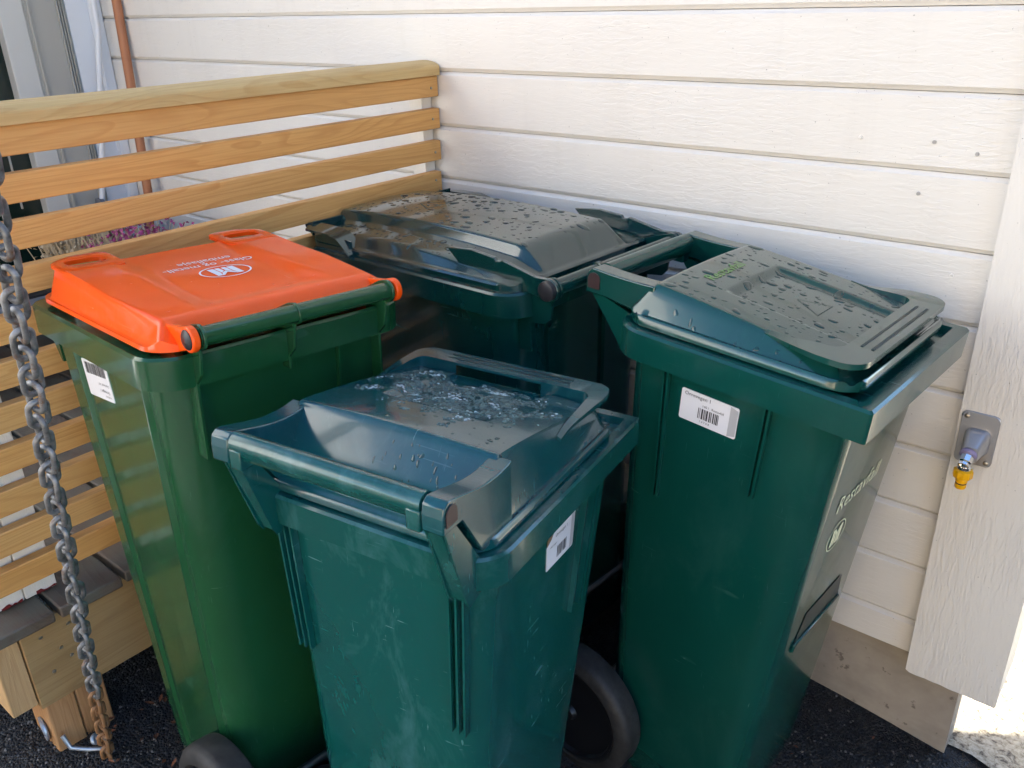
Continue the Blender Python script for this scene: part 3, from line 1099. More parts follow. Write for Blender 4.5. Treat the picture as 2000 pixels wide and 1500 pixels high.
def sticker(root, fn, wd, ht, lines, bars, strip=True, torn=False, seed=1):
    """lines: (text,size,u,v)"""
    rnd = random.Random(seed)
    W2, H2 = wd / 2, ht / 2
    out = [(-W2 + .0022, -H2), (W2 - .0022, -H2), (W2, -H2 + .0022), (W2, H2 - .0022), (W2 - .0022, H2), (-W2 + .0022, H2), (-W2, H2 - .0022), (-W2, -H2 + .0022)]
    if torn:
        out = [(-W2 + .004, -H2), (W2 - .004, -H2), (W2, -H2 + .004), (W2, H2), (-W2 * .45, H2), (-W2 * .6, H2 * .75), (-W2 * .72, H2 * .55), (-W2 * .9, H2 * .4), (-W2, H2 * .3)]
    n = len(out)
    V = [fn(u, v, .0002) for u, v in out] + [fn(u, v, .0013) for u, v in out]
    F = [tuple(range(n, 2 * n))] + [(i, (i + 1) % n, n + (i + 1) % n, n + i) for i in range(n)]
    S = mo('sticker', V, F, 'sticker', root)
    f2 = lambda u, v: fn(u, v, .0017)
    if strip:
        sheet('strip', [[(W2 * .72, -H2 + .001), (W2 - .001, -H2 + .005), (W2 - .001, H2 - .005), (W2 * .72, H2 - .001)]], f2, 'sticker_grey', S)
    for (tx, sz, u, v) in lines:
        lettering('lettering', tx, sz, lambda a, b, u=u, v=v: f2(u + a, v + b), 'ink', S)
    (bu0, bu1, bv0, bv1) = bars
    polys = []
    u = bu0
    while u < bu1:
        tw = rnd.choice((.0007, .0011, .0016, .0022)) * (wd / .08)
        polys.append([(u, bv0), (min(u + tw, bu1), bv0), (min(u + tw, bu1), bv1), (u, bv1)])
        u += tw + rnd.choice((.0008, .0012, .0018)) * (wd / .08)
    sheet('barcode', polys, f2, 'ink', S)
    if torn:
        sheet('torn_corner', [[(-W2, H2 * .35), (-W2 * .9, H2 * .42), (-W2 * .7, H2 * .58), (-W2 * .45, H2 * .99), (-W2 * .75, H2 * .99), (-W2, H2 * .7)]], lambda u, v: fn(u, v, .0009), 'tear', S)
    return S

def emblem_polys():
    """oval ring and a stylised block letter"""
    ring = []
    n = 40
    for i in range(n):
        a, b = 2 * math.pi * i / n, 2 * math.pi * (i + 1) / n
        q = lambda t, k: (1.0 * k * math.cos(t), .72 * k * math.sin(t))
        ring.append([q(a, 1), q(b, 1), q(b, .93), q(a, .93)])
    M = [[(-.52, -.46), (-.26, -.46), (-.26, .10), (-.34, .44), (-.52, .44)],
         [(-.22, .14), (-.04, -.06), (-.04, -.46), (-.22, -.46)],
         [(.04, -.46), (.22, -.46), (.22, .14), (.04, -.06)],
         [(.26, -.46), (.52, -.46), (.52, .44), (.34, .44), (.26, .10)],
         [(-.26, .44), (-.34, .44), (-.22, .16), (0, -.04), (.22, .16), (.34, .44), (.26, .44), (0, .14)]]
    return ring, M

GROUP = 'wheelie bins crowded against the wall'

# ---- maker A: squared rim, lid with a sunken hinge pocket (front centre and right bins)
def bin_a(label, p, base, yaw, tf, tl, s, mb, ml, worn):
    R = empty('wheelie_bin', (0, 0, 0), label, 'wheelie bin', GROUP)
    zr, xf, wd = p['zr'], p['xf'], p['w']
    xr = -.235
    B = Body(zr, xr + .022, xf - .038, wd - .026, p['bot'], skirt=.052)
    build_body(R, B, mb)
    build_rim(R, zr, xr, xf, wd, (.065, .007, .007, .065), mb, skirt=.052, inner=.022)
    # lid
    lr, lw, lz, lf = p['lr'], p['lw'], p['lz'], p['lf']
    zb = zr + .007
    xb0, xb1, wb = max(lr - .085, xr + .012), p['xb1'], wd - .018
    xd = xb1 - .030
    zft = p['zft']                       # height of the top near its front
    def top(x):
        t = clamp((x - lr) / (xd - lr))
        return lz + (zft - lz) * (t ** 1.25)
    def hf(x, y):
        ss = (wb - .010 - abs(y)) / max(.012, (wb - .010 - lw))
        sr = (x - xb0 - .004) / (lr - xb0 - .004)
        sf = (xd - x) / .022
        t = smin(smin(ss, smin(sf, 1.0, .2), .25), sr, p['edge'])
        t = clamp(t)
        z = zb + .006 + (top(x) + .005 * (1 - min(1.0, y / lw) ** 2) - zb - .006) * t
        # rolled lip round the base
        d = min(wb - abs(y), x - xb0, xb1 - x)
        if d < .012:
            z = max(z, zb + .006 + .006 * math.sin(math.pi * clamp(d / .012)))
        # shallow sunken panel
        pw = p['panel']
        q = smin((pw - abs(y)) / .014, (x - p['px0']) / .016, .3)
        z -= .0085 * sst(q + .5) * clamp(t * 1.4 - .4)
        return z
    L = lid_mesh('lid', xb0, xb1, wb, .048, hf, zb - .004, ml, R)
    # raised front lip: a flat strip that runs up the sides and round the front, with its inner wall and hand opening
    zf = p['zfl']
    xw = xd - .022
    fw = wb - .006
    xt = xw - p['wing']
    ri, ro = .020, .036
    half = []                      # (inner x, inner y, outer x, outer y, rise)
    ns = 9
    for i in range(ns):
        t = i / (ns - 1)
        half.append((xt + (xw - ri - xt) * t, lw - .004 - .010 * t, xt + (xb1 - .004 - ro - xt) * t, lw + .003 + (fw - lw - .003) * sst(t * 1.15), sst(t * 1.1)))
    for i in range(1, 9):
        a = math.pi / 2 * i / 8
        half.append((xw - ri + ri * math.sin(a), lw - .014 - ri + ri * math.cos(a), xb1 - .004 - ro + ro * math.sin(a), fw - ro + ro * math.cos(a), 1.0))
    yin, yout = half[-1][1], half[-1][3]
    nf = 16
    path = list(half)
    for i in range(1, nf):
        t = i / nf
        path.append((xw, yin * (1 - 2 * t), xb1 - .004, yout * (1 - 2 * t), 1.0))
    path += [(a, -b, c, -d, e) for a, b, c, d, e in reversed(half)]
    Vp, Fp, Vw, Fw = [], [], [], []
    th = .005
    for (ax, ay, bx_, by_, e) in path:
        zi_ = hf(ax, ay)
        za = (zi_ + .001) * (1 - e) + zf * e
        zo_ = max(hf(clamp(bx_, xb0, xb1), by_), zb)
        zb_ = (max(zo_, za - .004)) * (1 - e) + (zf - .0015) * e
        Vp += [(ax, ay, za), (bx_, by_, zb_), (bx_, by_, zb_ - th - .004 * e), (bx_ - .004 * e, by_ * (1 - .012 * e), zb_ - th - .004 * e), (ax, ay, za - th)]
        Vw += [(ax + .0004, ay, za - .001), (ax - .0006, ay * .997, zi_ - .004)]
    m5 = 5
    for i in range(len(path) - 1):
        for k in range(m5):
            Fp.append((i * m5 + k, i * m5 + (k + 1) % m5, (i + 1) * m5 + (k + 1) % m5, (i + 1) * m5 + k))
        ym = (path[i][1] + path[i + 1][1]) / 2
        if not (p['slot'][0] < ym < p['slot'][1] and path[i][0] > xw - .002):
            Fw.append((2 * i, 2 * i + 2, 2 * i + 3, 2 * i + 1))
    Fp += [tuple(range(m5)), tuple((len(path) - 1) * m5 + k for k in range(m5 - 1, -1, -1))]
    mo('front_lip', Vp, Fp, ml, L, smooth=True, ang=40)
    mo('lip_wall', Vw, Fw, ml, L, smooth=True, ang=40)
    for yy in (-.125, -.04, .04, .125):
        if p['slot'][0] - .01 < yy < p['slot'][1] + .01:
            continue
        prism('lip_gusset', [(xw + .002, zf - .007), (xb1 - .020, zf - .007), (xw + .012, zb + .012), (xw, zb + .012)], 'y', yy - .0015, yy + .0015, ml, L)
    for xx in (xb1 - .034, xb1 - .018):
        box('lip_groove', xx - .0022, xx + .0022, -fw + .075, fw - .075, zf - .003, zf + .0004, 'slot', L, bev=.0006)
    # hinge arms
    bx, bw, bz = p['bx'], p['bw'], p['bz']
    for sg in (-1, 1):
        yo, yi = sg * bw, sg * (bw - .034)
        nn = 22
        topc = [(bx - .0165, bz - .006), (bx - .0135, bz + .009), (bx - .004, bz + .0155)]
        for i in range(1, nn + 1):
            t = i / nn
            x = bx + (lr + .006 - bx) * t
            z = bz + .0155 + (lz - .003 - bz - .0155) * sst(t) - p['dip'] * math.sin(math.pi * t)
            topc.append((x, z))
        bot = [(lr + .006, zb + .004), (xb0 + .01, zb + .003), (bx + .026, bz - .030), (bx - .0165, bz - .030)]
        pts = topc + bot
        prism('hinge_arm', pts, 'y', min(yo, yi), max(yo, yi), ml, L, bev=.0022)
        # pivot cap
        cp = [(bx + .001 + .0125 * math.cos(a), bz - .004 + .0125 * math.sin(a)) for a in [math.pi * i / 10 for i in range(11)]] + [(bx - .0115, bz - .020), (bx + .0135, bz - .020)]
        prism('pivot_cap', cp, 'y', sg * (bw + .0006), sg * (bw + .0022), 'brown_cap', L, bev=.0005)
    # pocket wall is the rear slope of the lid; handle bar on the body
    hb = bw - .0365
    sec = []
    for yy in (-hb, hb):
        ring = []
        for i in range(18):
            a = 2 * math.pi * i / 18
            rx, rz = .0165, .0165
            ring.append((bx + rx * math.cos(a), yy, bz + rz * math.sin(a) - (.008 if math.sin(a) < -.5 else 0)))
        sec.append(ring)
    Hn = loft('handle_bar', sec, mb, R, ang=60)
    for sg in (-1, 1):
        y0 = sg * hb
        box('bar_foot', bx - .0172, bx + .010, min(y0 - sg * .022, y0 + sg * .0008), max(y0 - sg * .022, y0 + sg * .0008), bz - .036, bz - .004, mb, Hn, bev=.0025)
        yy = sg * (bw - .012)
        for k, dy in enumerate((0, -.030)):
            ya = sg * (bw - .010 + dy * 1.0)
            prism('handle_bracket', [(bx - .006, bz - .031), (bx + .018, bz - .031), (xr + .024, zr - .004), (xr + .024, zr - .060), (xr - .004, zr - .070), (xr - .012, zr - .056)], 'y', min(ya, ya + sg * .004), max(ya, ya + sg * .004), mb, Hn)
    pts = [(bx - .006, bz - .030), (bx - .002, bz - .027), (xr - .002, zr - .054), (xr - .006, zr - .062)]
    for sg in (-1, 1):
        prism('handle_strut', pts, 'y', min(sg * (bw - .012), sg * (bw - .038)), max(sg * (bw - .012), sg * (bw - .038)), mb, Hn)
    # wheels
    wr = p['wr']
    xr0, xf0, w0 = B.bot
    for sg in (-1, 1):
        wheel(R, p['wx'], sg * p['wy'], wr, .052, sg)
    tube('axle', [(p['wx'], -p['wy'] + .02, wr), (p['wx'], p['wy'] - .02, wr)], .010, 'steel', R)
    pose(R, base, yaw, tf, tl, s)
    return R, B, L, hf, dict(xb0=xb0, xb1=xb1, wb=wb, xw=xw, lw=lw, lr=lr)

# right-hand bin
pR = dict(zr=1.026, xf=.212, w=.213, bot=(-.185, .112, .163), lr=-.186, lw=.160, lz=1.092, lf=.07, zft=1.055, zfl=1.073, panel=.085, px0=-.085, wing=.11, xb1=.180,
          slot=(-.165, -.160), bx=-.302, bw=.166, bz=1.074, wr=.148, wx=-.228, wy=.236, dip=.002, edge=.22)
R_, RB, RL, Rh, Rd = bin_a('teal wheelie bin against the wall on the right, Restavfall printed on its front', pR, (-.565, -.34, .023), -2.734, 4.0, .354, 1.02, 'bin_teal', 'lid_teal', False)
rib(R_, RB, 'r', .055, .80, zr_ := .972, 'bin_teal')
rib(R_, RB, 'r', .063, .80, zr_, 'bin_teal')
rib(R_, RB, 'r', -.118, .72, zr_, 'bin_teal')
rib(R_, RB, 'r', -.126, .72, zr_, 'bin_teal')
fn = wall_frame(RB, 'r', -.042, .917)
fn = rot2(fn, -1.0)
sticker(R_, fn, .104, .056, [('Orrevegen 1', .0095, -.046, .018), ('140 l   Restavfall', .0060, -.012, .006), ('1 4 7 0 8', .0052, -.014, -.0225)], (-.018, .020, -.016, .003), seed=4)
# print on the front wall
ff = wall_frame(RB, 'f', -.10, .775)
lettering('front_lettering', 'Restavfall', .046, lambda a, b: ff(a, b), 'cream_print', R_, shear=.12)
ring, Mb = emblem_polys()
fe = wall_frame(RB, 'f', -.055, .71)
sheet('emblem', [[(x * .036, y * .036 * 1.15) for x, y in poly] for poly in ring + Mb], fe, 'cream_print', R_)
# grip in the front wall: pocket shade painted as a flat dark sheet
for (z0, z1, nm, m) in ((.482, .545, 'grip_pocket_shade', 'slot'), (.462, .484, 'grip_ledge', 'bin_teal')):
    x0a, x1a, wa = RB.at(z0)
    xa = RB.at(z0)[1]
    xb = RB.at(z1)[1]
    if nm == 'grip_pocket_shade':
        V = [(xa + .0015, -.095, z0), (xa + .0015, .095, z0), (xb + .0015, .075, z1), (xb + .0015, -.075, z1)]
        mo(nm, V, [(0, 1, 2, 3)], m, R_)
    else:
        V = [(xa - .002, -.098, z0), (xa - .002, .098, z0), (xa + .006, .098, z0 + .004), (xa + .006, -.098, z0 + .004), (xb - .002, -.096, z1), (xb - .002, .096, z1), (xb + .006, .096, z1), (xb + .006, -.096, z1)]
        mo(nm, V, [(0, 1, 2, 3), (4, 5, 6, 7), (0, 1, 5, 4), (1, 2, 6, 5), (2, 3, 7, 6), (3, 0, 4, 7)], m, R_, bev=.003)
# lid print and rain
lettering('lid_lettering', 'Restavfall', .030, lambda a, b: Vector((-.125 - b, -.075 + a, Rh(-.125 - b, -.075 + a) + .0012)), 'lime_print', RL)
tri = []
cx_, cy_, tr = .025, .0, .034
for i in range(3):
    a, b = rad(120 * i + 180), rad(120 * (i + 1) + 180)
    P0, P1 = (cx_ + tr * math.cos(a), cy_ + tr * math.sin(a)), (cx_ + tr * math.cos(b), cy_ + tr * math.sin(b))
    k = .94
    tri.append([P0, P1, (cx_ + (P1[0] - cx_) * k, cy_ + (P1[1] - cy_) * k), (cx_ + (P0[0] - cx_) * k, cy_ + (P0[1] - cy_) * k)])
sheet('moulded_triangle', tri, lambda x, y: Vector((x, y, Rh(x, y) + .0008)), 'slot', RL)
sp = scatter(170, -.175, .115, -.150, .150, .0020, .0085, 11, None, 1.35)
sp += scatter(70, -.175, .115, -.150, .150, .0008, .0020, 12)
droplets(RL, Rh, sp, 1, hscale=.26, m='bead_teal')
droplets(RL, Rh, scatter(14, -.17, .10, -.188, -.172, .0018, .0035, 13), 5, 'side_droplets', m='bead_teal')

# front centre bin
pF = dict(zr=.966, xf=.300, w=.226, bot=(-.199, .116, .165), lr=-.140, lw=.193, lz=1.084, lf=.07, zft=1.022, zfl=1.050, panel=.095, px0=-.03, wing=.15, xb1=.234,
          slot=(-.085, .095), bx=-.288, bw=.203, bz=1.083, wr=.148, wx=-.225, wy=.235, dip=.010, edge=.07)
F_, FB, FLd, Fh, Fd = bin_a('worn teal wheelie bin in the front centre with slush and ice on its lid', pF, (-.909, -.794, -.105), 99.62, .9, -1.04, .915, 'bin_teal_old_lit', 'lid_teal_old_sky', True)
for yy in (.150, .163, .176):
    rib(F_, FB, 'b', yy, .66, .934, 'bin_teal_old_lit', .014)
for yy in (-.150, -.163, -.176):
    rib(F_, FB, 'b', yy, .62, .934, 'bin_teal_old_lit', .014)
for xx in (.115, .150, .165):
    rib(F_, FB, 'r', xx, .66, .934, 'bin_teal_old_lit', .012)
fn = rot2(wall_frame(FB, 'r', .035, .845), -2)
sticker(F_, fn, .100, .072, [('Orrevegen 1', .0085, -.022, .018), ('140 l papir', .0058, -.040, .004)], (-.012, .022, -.026, -.004), torn=True, seed=9)
# slush on the lid
def build_slush():
    rnd = random.Random(77)
    clear, frost = [], []
    tries = 0
    while len(clear) + len(frost) < 3200 and tries < 90000:
        tries += 1
        x, y = rnd.uniform(-.125, .165), rnd.uniform(-.178, .178)
        cover = noise.fractal(Vector((x * 24, y * 24, 2.0)), .9, 2.0, 4)
        ctr = 1.0 - ((x - .06) / .12) ** 2 - ((y + .0) / .17) ** 2
        m_ = cover * .9 + ctr * .60 - .12
        if m_ < 0:
            continue
        sz = rnd.uniform(.0009, .0024) * (1 + .5 * min(1, m_))
        fr = noise.noise(Vector((x * 28, y * 28, 9))) + .25 * min(1, m_)
        (frost if fr > .50 and rnd.random() < .25 else clear).append((x, y, sz))
    clear2 = [c for i, c in enumerate(clear) if i % 3]
    droplets(FLd, Fh, clear[::3], 41, 'ice_granules', .6, 'bead_teal')
    o = droplets(FLd, Fh, clear2, 43, 'slush_granules', .62)
    o.data.materials[0] = MAT['slush']
    o = droplets(FLd, Fh, frost, 42, 'frosty_granules', .75)
    o.data.materials[0] = MAT['frost']
build_slush()
droplets(FLd, Fh, scatter(90, -.135, .14, -.185, .185, .0012, .0040, 31), 2, hscale=.3, m='bead_teal')
droplets(FLd, Fh, scatter(26, -.185, -.150, -.14, .03, .0012, .0028, 33), 3, 'pocket_droplets', .35, 'bead_teal')

# ---- maker B: rounded rim, lid hinged on the handle bar (orange-lidded bin and the long bin at the back)
def lug(root, bx, bz, y, th, xr, zlow, m, name='handle_lug', r=.021):
    pts = []
    for i in range(15):
        a = rad(95 + 190 * i / 14)
        pts.append((bx + r * math.cos(a), bz + r * math.sin(a)))
    pts += [(bx + .004, bz - r - .014), (bx + .010, bz - r - .040), (bx + .022, bz - r - .052), (xr - .0, bz - r - .056), (xr + .0, zlow), (xr + .03, zlow), (xr + .03, bz - .004), (bx + .016, bz + r * .8)]
    return prism(name, pts, 'y', y - th / 2, y + th / 2, m, root, bev=.001)

# orange-lidded bin
def build_orange():
    R = empty('wheelie_bin', (0, 0, 0), 'green wheelie bin with a bright orange lid beside the slatted railing', 'wheelie bin', GROUP)
    zr, xr, xf, wd = .962, -.205, .252, .222
    B = Body(zr, xr + .02, xf - .024, wd - .022, (-.175, .10, .165), skirt=.048)
    build_body(R, B, 'bin_green', .06, .05)
    build_rim(R, zr, xr, xf, wd, (.055, .03, .03, .055), 'bin_green', skirt=.048, inner=.028)
    bx, bw, bz = -.231, .162, .992
    x0, x1, wb = -.205, .236, .210
    zb = zr + .010
    xh = .182                        # front end of the raised part
    def top(x):
        t = clamp((x - (-.165)) / (.19 + .165))
        return 1.006 + .024 * t
    def hf(x, y):
        lw = .191 - .012 * clamp((-.02 - x) / .14)
        ss = (wb - .006 - abs(y)) / (wb - .006 - lw)
        sr = (x - x0) / (.040)
        sf = (xh + .006 - x) / .010
        t = clamp(smin(smin(ss, sr, .2), smin(sf, 1.0, .2), .25))
        z = zb + .004 + (top(x) - zb - .004) * t
        q = smin((.100 - abs(y)) / .046, (x + .135) / .05, .5)
        z -= .0062 * sst(q + .5) * clamp(t * 2 - 1)
        # lower stepped front edge between the two corner grips
        z += .0018 * noise.noise(Vector((x * 7, y * 7, 4))) * clamp(t * 2 - 1)
        return z
    L = lid_mesh('lid', x0, x1, wb, .052, hf, zb - .003, 'lid_orange', R, holes=[lambda x, y, cy=cy: (abs(x - .176) / .021) ** 4 + (abs(y - cy) / .031) ** 4 < 1 for cy in (.142, -.142)], cell=.0036)
    # corner grips: thin overhanging plates, each with a hand slot
    for cy in (.142, -.142):
        nn = 40
        V, F = [], []
        zt_ = top(.150) - .0015
        def loop(cx, hx, hy, n_, z, skew=0.0):
            out = []
            for i in range(nn):
                a = 2 * math.pi * i / nn
                ca, sa = math.cos(a), math.sin(a)
                k = (abs(ca) ** n_ + abs(sa) ** n_) ** (-1.0 / n_)
                xx, yy = cx + hx * k * ca, cy + hy * k * sa
                xx -= skew * clamp((yy * (1 if cy > 0 else -1) - .150) / .04) * clamp((xx - cx) / hx)
                out.append((xx, yy, z + .045 * (xx - .165)))
            return out
        L0 = [loop(.176, .050, .050, 6, zt_ - .005, .022), loop(.176, .050, .050, 6, zt_ + .0005, .022), loop(.176, .047, .047, 6, zt_ + .0025, .022),
              loop(.180, .0215, .033, 4, zt_ + .0028), loop(.180, .0190, .0305, 4, zt_ + .001), loop(.180, .0190, .0305, 4, zt_ - .006)]
        for l in L0:
            V += l
        for q in range(len(L0)):
            r = (q + 1) % len(L0)
            for i in range(nn):
                j = (i + 1) % nn
                F.append((q * nn + i, q * nn + j, r * nn + j, r * nn + i))
        mo('corner_grip', V, F, 'lid_orange', L, smooth=True, ang=45)
    # hinge ears and caps
    for sg in (-1, 1):
        y0, y1 = sg * (bw + .003), sg * (bw + .014)
        pts = []
        for i in range(15):
            a = rad(80 + 215 * i / 14)
            pts.append((bx + .0185 * math.cos(a), bz + .0185 * math.sin(a)))
        pts += [(x0 + .03, zb - .012), (x0 + .07, zb - .010), (x0 + .075, zb + .016), (x0 + .035, 1.001), (bx + .022, bz + .013)]
        prism('hinge_ear', pts, 'y', min(y0, y1), max(y0, y1), 'lid_orange', L, bev=.0022)
        lathe('pivot_cap', [(0, sg * .0035), (.0115, sg * .003), (.0142, sg * .001), (.0142, -sg * .004)], 'y', (bx, y1, bz), 'black_cap', L, n=28)
    # handle bar
    Hn = lathe('handle_bar', [(0, -bw), (.0138, -bw), (.0138, bw), (0, bw)], 'y', (bx, 0, bz), 'bin_green', R, n=28)
    for sg in (-1, 1):
        lug(Hn, bx, bz, sg * (bw - .004), .005, xr, .80, 'bin_green', r=.0185)
    lug(Hn, bx, bz, .010, .005, xr - .0, .90, 'bin_green', 'centre_lug', .0165)
    rib(R, B, 'b', -.085, .74, .913, 'bin_green', .010)
    # lift brackets under the front rim
    for sg in (-1, 1):
        prism('front_bracket', [(xf - .024, zr - .049), (xf + .004, zr - .049), (xf + .004, zr - .062), (xf - .030, zr - .105), (xf - .036, zr - .105)], 'y', sg * (wd - .03) - .003, sg * (wd - .03) + .003, 'bin_green', R)
    # broad flutes on the side walls
    for sg, side in ((1, 'l'), (-1, 'r')):
        for (xa, xb) in ((-.135, -.01), (.118, .195)):
            V = []
            for z in (.10, .917):
                a_, b_, w_ = B.at(z)
                k = (b_ - a_) / (B.top[1] - B.top[0])
                pa, pb = a_ + (xa - B.top[0]) * k, a_ + (xb - B.top[0]) * k
                for (px, d) in ((pa, -.003), (pa + .014, .0055), (pb - .014, .0055), (pb, -.003)):
                    V.append((px, sg * (w_ + d), z))
            F = [(0, 1, 5, 4), (1, 2, 6, 5), (2, 3, 7, 6), (0, 1, 2, 3), (4, 5, 6, 7)]
            mo('side_flute', V, F, 'bin_green', R, bev=.002)
    # sticker put on upside down
    fn = rot2(wall_frame(B, 'l', .060, .865), 180 + 6)
    sticker(R, fn, .100, .062, [('Orrevegen 1', .0075, -.040, .014), ('Glass/metall  140 l', .0058, -.044, .003), ('Vs 440144', .0055, -.044, .022)], (-.040, .040, -.027, -.008), strip=False, seed=6)
    # lid print, read from the front of the bin
    def on(a, b, x, y):
        return Vector((x - b, y + a, hf(x - b, y + a) + .0011))
    lettering('lid_lettering', 'Glass- og metall-', .0235, lambda a, b: on(a, b, .060, -.088), 'white_print', L)
    lettering('lid_lettering', 'emballasje', .0235, lambda a, b: on(a, b, .085, -.062), 'white_print', L)
    ring, Mb = emblem_polys()
    sheet('emblem', [[(x * .044, y * .044) for x, y in poly] for poly in ring + Mb], lambda a, b: on(a, b, .005, -.012), 'white_print', L)
    droplets(L, hf, scatter(9, -.165, -.10, -.16, .16, .0014, .0030, 51) + scatter(9, -.05, .1, .02, .16, .0012, .0025, 52), 7)
    for sg in (-1, 1):
        wheel(R, -.195, sg * .232, .142, .052, sg)
    tube('axle', [(-.195, -.21, .142), (-.195, .21, .142)], .010, 'steel', R)
    pose(R, (-1.208, -.988, .152), 175.7, 1.27, -2.84, 1.055)
build_orange()

# long bin at the back
def build_back():
    R = empty('wheelie_bin', (0, 0, 0), 'long dark green wheelie bin at the back corner, its domed lid beaded with rain', 'wheelie bin', GROUP)
    zr, xr, xf, wd = .982, -.345, .318, .236
    B = Body(zr, xr + .03, xf - .03, wd - .026, (-.27, .16, .185), skirt=.048)
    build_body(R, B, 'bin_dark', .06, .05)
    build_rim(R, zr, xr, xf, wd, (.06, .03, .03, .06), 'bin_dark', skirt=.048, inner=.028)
    bx, bw, bz = -.397, .184, .996
    x0, x1, wb = -.335, .335, .226
    zb = zr + .008
    pw = .128
    def hf(x, y):
        ay = abs(y)
        ztop = 1.052 - .010 * ((x - .05) / .3) ** 2
        band = 1.030 - .012 * ((x - .05) / .3) ** 2 - .012 * clamp((ay - pw) / .07)
        cp = smin((pw + .006 - ay) / .012, 1.0, .3)
        z = band + (ztop + .005 * (1 - min(1.0, ay / pw) ** 2) - band) * sst(cp)
        # raised bead along the panel edge
        z += .0035 * math.exp(-((ay - pw - .010) / .004) ** 2)
        ss = (wb - .006 - ay) / .028
        sr = (x - x0 - .004) / .062
        sf = (x1 - x) / .012 + .62
        t = clamp(smin(smin(ss, sr, .3), smin(sf, 1.0, .2), .3))
        z = zb + .004 + (z - zb - .004) * t
        d = min(wb - ay, x - x0)
        if d < .009:
            z = max(z, zb + .004 + .004 * math.sin(math.pi * clamp(d / .009)))
        return z
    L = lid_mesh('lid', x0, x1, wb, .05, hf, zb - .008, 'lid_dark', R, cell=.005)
    # overhanging lip on the near front corner and along the front
    def lipz(x):
        return 1.028 - .02 * clamp((.24 - x) / .10) ** 2
    for sg in (1, -1):
        xs = [.345, .335, .31, .27, .23, .19, .165, .150]
        V, F = [], []
        for x in xs:
            yo = wb + .014 if x < .33 else wb - .010
            yi = wb - .030
            z = lipz(x) - (0 if x > .2 else (.2 - x) * .45)
            V += [(x, sg * yi, z + .002), (x, sg * yo, z - .003), (x, sg * yo, z - .008), (x, sg * yi, z - .004)]
        for i in range(len(xs) - 1):
            for k in range(4):
                F.append((i * 4 + k, i * 4 + (k + 1) % 4, (i + 1) * 4 + (k + 1) % 4, (i + 1) * 4 + k))
        F += [(0, 1, 2, 3), tuple((len(xs) - 1) * 4 + k for k in (3, 2, 1, 0))]
        mo('side_lip', V, F, 'lid_dark', L, smooth=True, ang=50)
        prism('lip_gusset', [(.30, 1.018), (.16, 1.012), (.16, .990), (.30, .990)], 'y', sg * (wb - .004) - .0015, sg * (wb - .004) + .0015, 'lid_dark', L)
    prism('front_lip', [(.325, 1.0), (.352, 1.020), (.352, 1.027), (.318, 1.034)], 'y', -wb + .012, wb - .012, 'lid_dark', L, bev=.002)
    # hinge arms along the lid sides
    for sg in (-1, 1):
        ya, yb = sg * (bw + .004), sg * (bw + .012)
        pts = []
        for i in range(13):
            a = rad(75 + 205 * i / 12)
            pts.append((bx + .0215 * math.cos(a), bz + .0215 * math.sin(a)))
        pts += [(x0 + .02, zb - .003), (-.17, zb + .01), (-.13, 1.036), (-.20, 1.042), (-.262, 1.036), (-.266, 1.030), (-.275, 1.030), (-.283, 1.034), (bx + .03, bz + .020)]
        prism('hinge_arm', pts, 'y', min(ya, yb), max(ya, yb), 'lid_dark', L, bev=.0015)
        lathe('pivot_cap', [(0, sg * .012), (.012, sg * .0115), (.018, sg * .009), (.019, sg * .004), (.019, -sg * .003)], 'y', (bx, yb, bz), 'black_cap', L, n=28)
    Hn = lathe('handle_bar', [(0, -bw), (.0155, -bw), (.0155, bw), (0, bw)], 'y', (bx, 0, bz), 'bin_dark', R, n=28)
    for sg in (-1, 1):
        lug(Hn, bx, bz, sg * (bw - .002), .006, xr + .01, .86, 'bin_dark')
    lathe('bar_collar', [(.0155, -.005), (.0185, -.004), (.0185, .004), (.0155, .005)], 'y', (bx, .055, bz), 'bin_dark', Hn, n=28)
    for (yy, z0) in ((-.06, .50), (.12, .50)):
        rib(R, B, 'b', yy, z0, .93, 'bin_dark', .010)
    sheet('moulded_triangle', [[(.16, .02), (.10, -.035), (.103, -.035), (.163, .018)], [(.10, -.035), (.10, .05), (.103, .047), (.103, -.03)], [(.10, .05), (.16, .02), (.157, .019), (.10, .047)]], lambda x, y: Vector((x, y, hf(x, y) + .0007)), 'slot', L)
    sp = scatter(230, -.27, .30, -.118, .118, .0022, .0092, 61, None, 1.3)
    sp += scatter(70, -.22, .30, .145, .190, .0022, .0080, 62)
    sp += scatter(60, -.25, .30, -.12, .19, .0008, .002, 63)
    droplets(L, hf, sp, 8, hscale=.26, m='bead_dark')
    for sg in (-1, 1):
        wheel(R, -.275, sg * .240, .142, .052, sg)
    tube('axle', [(-.275, -.22, .142), (-.275, .22, .142)], .010, 'steel', R)
    pose(R, (-1.235, -.259, .079), 175.1, 1.5, 1.2, 1.0)
build_back()

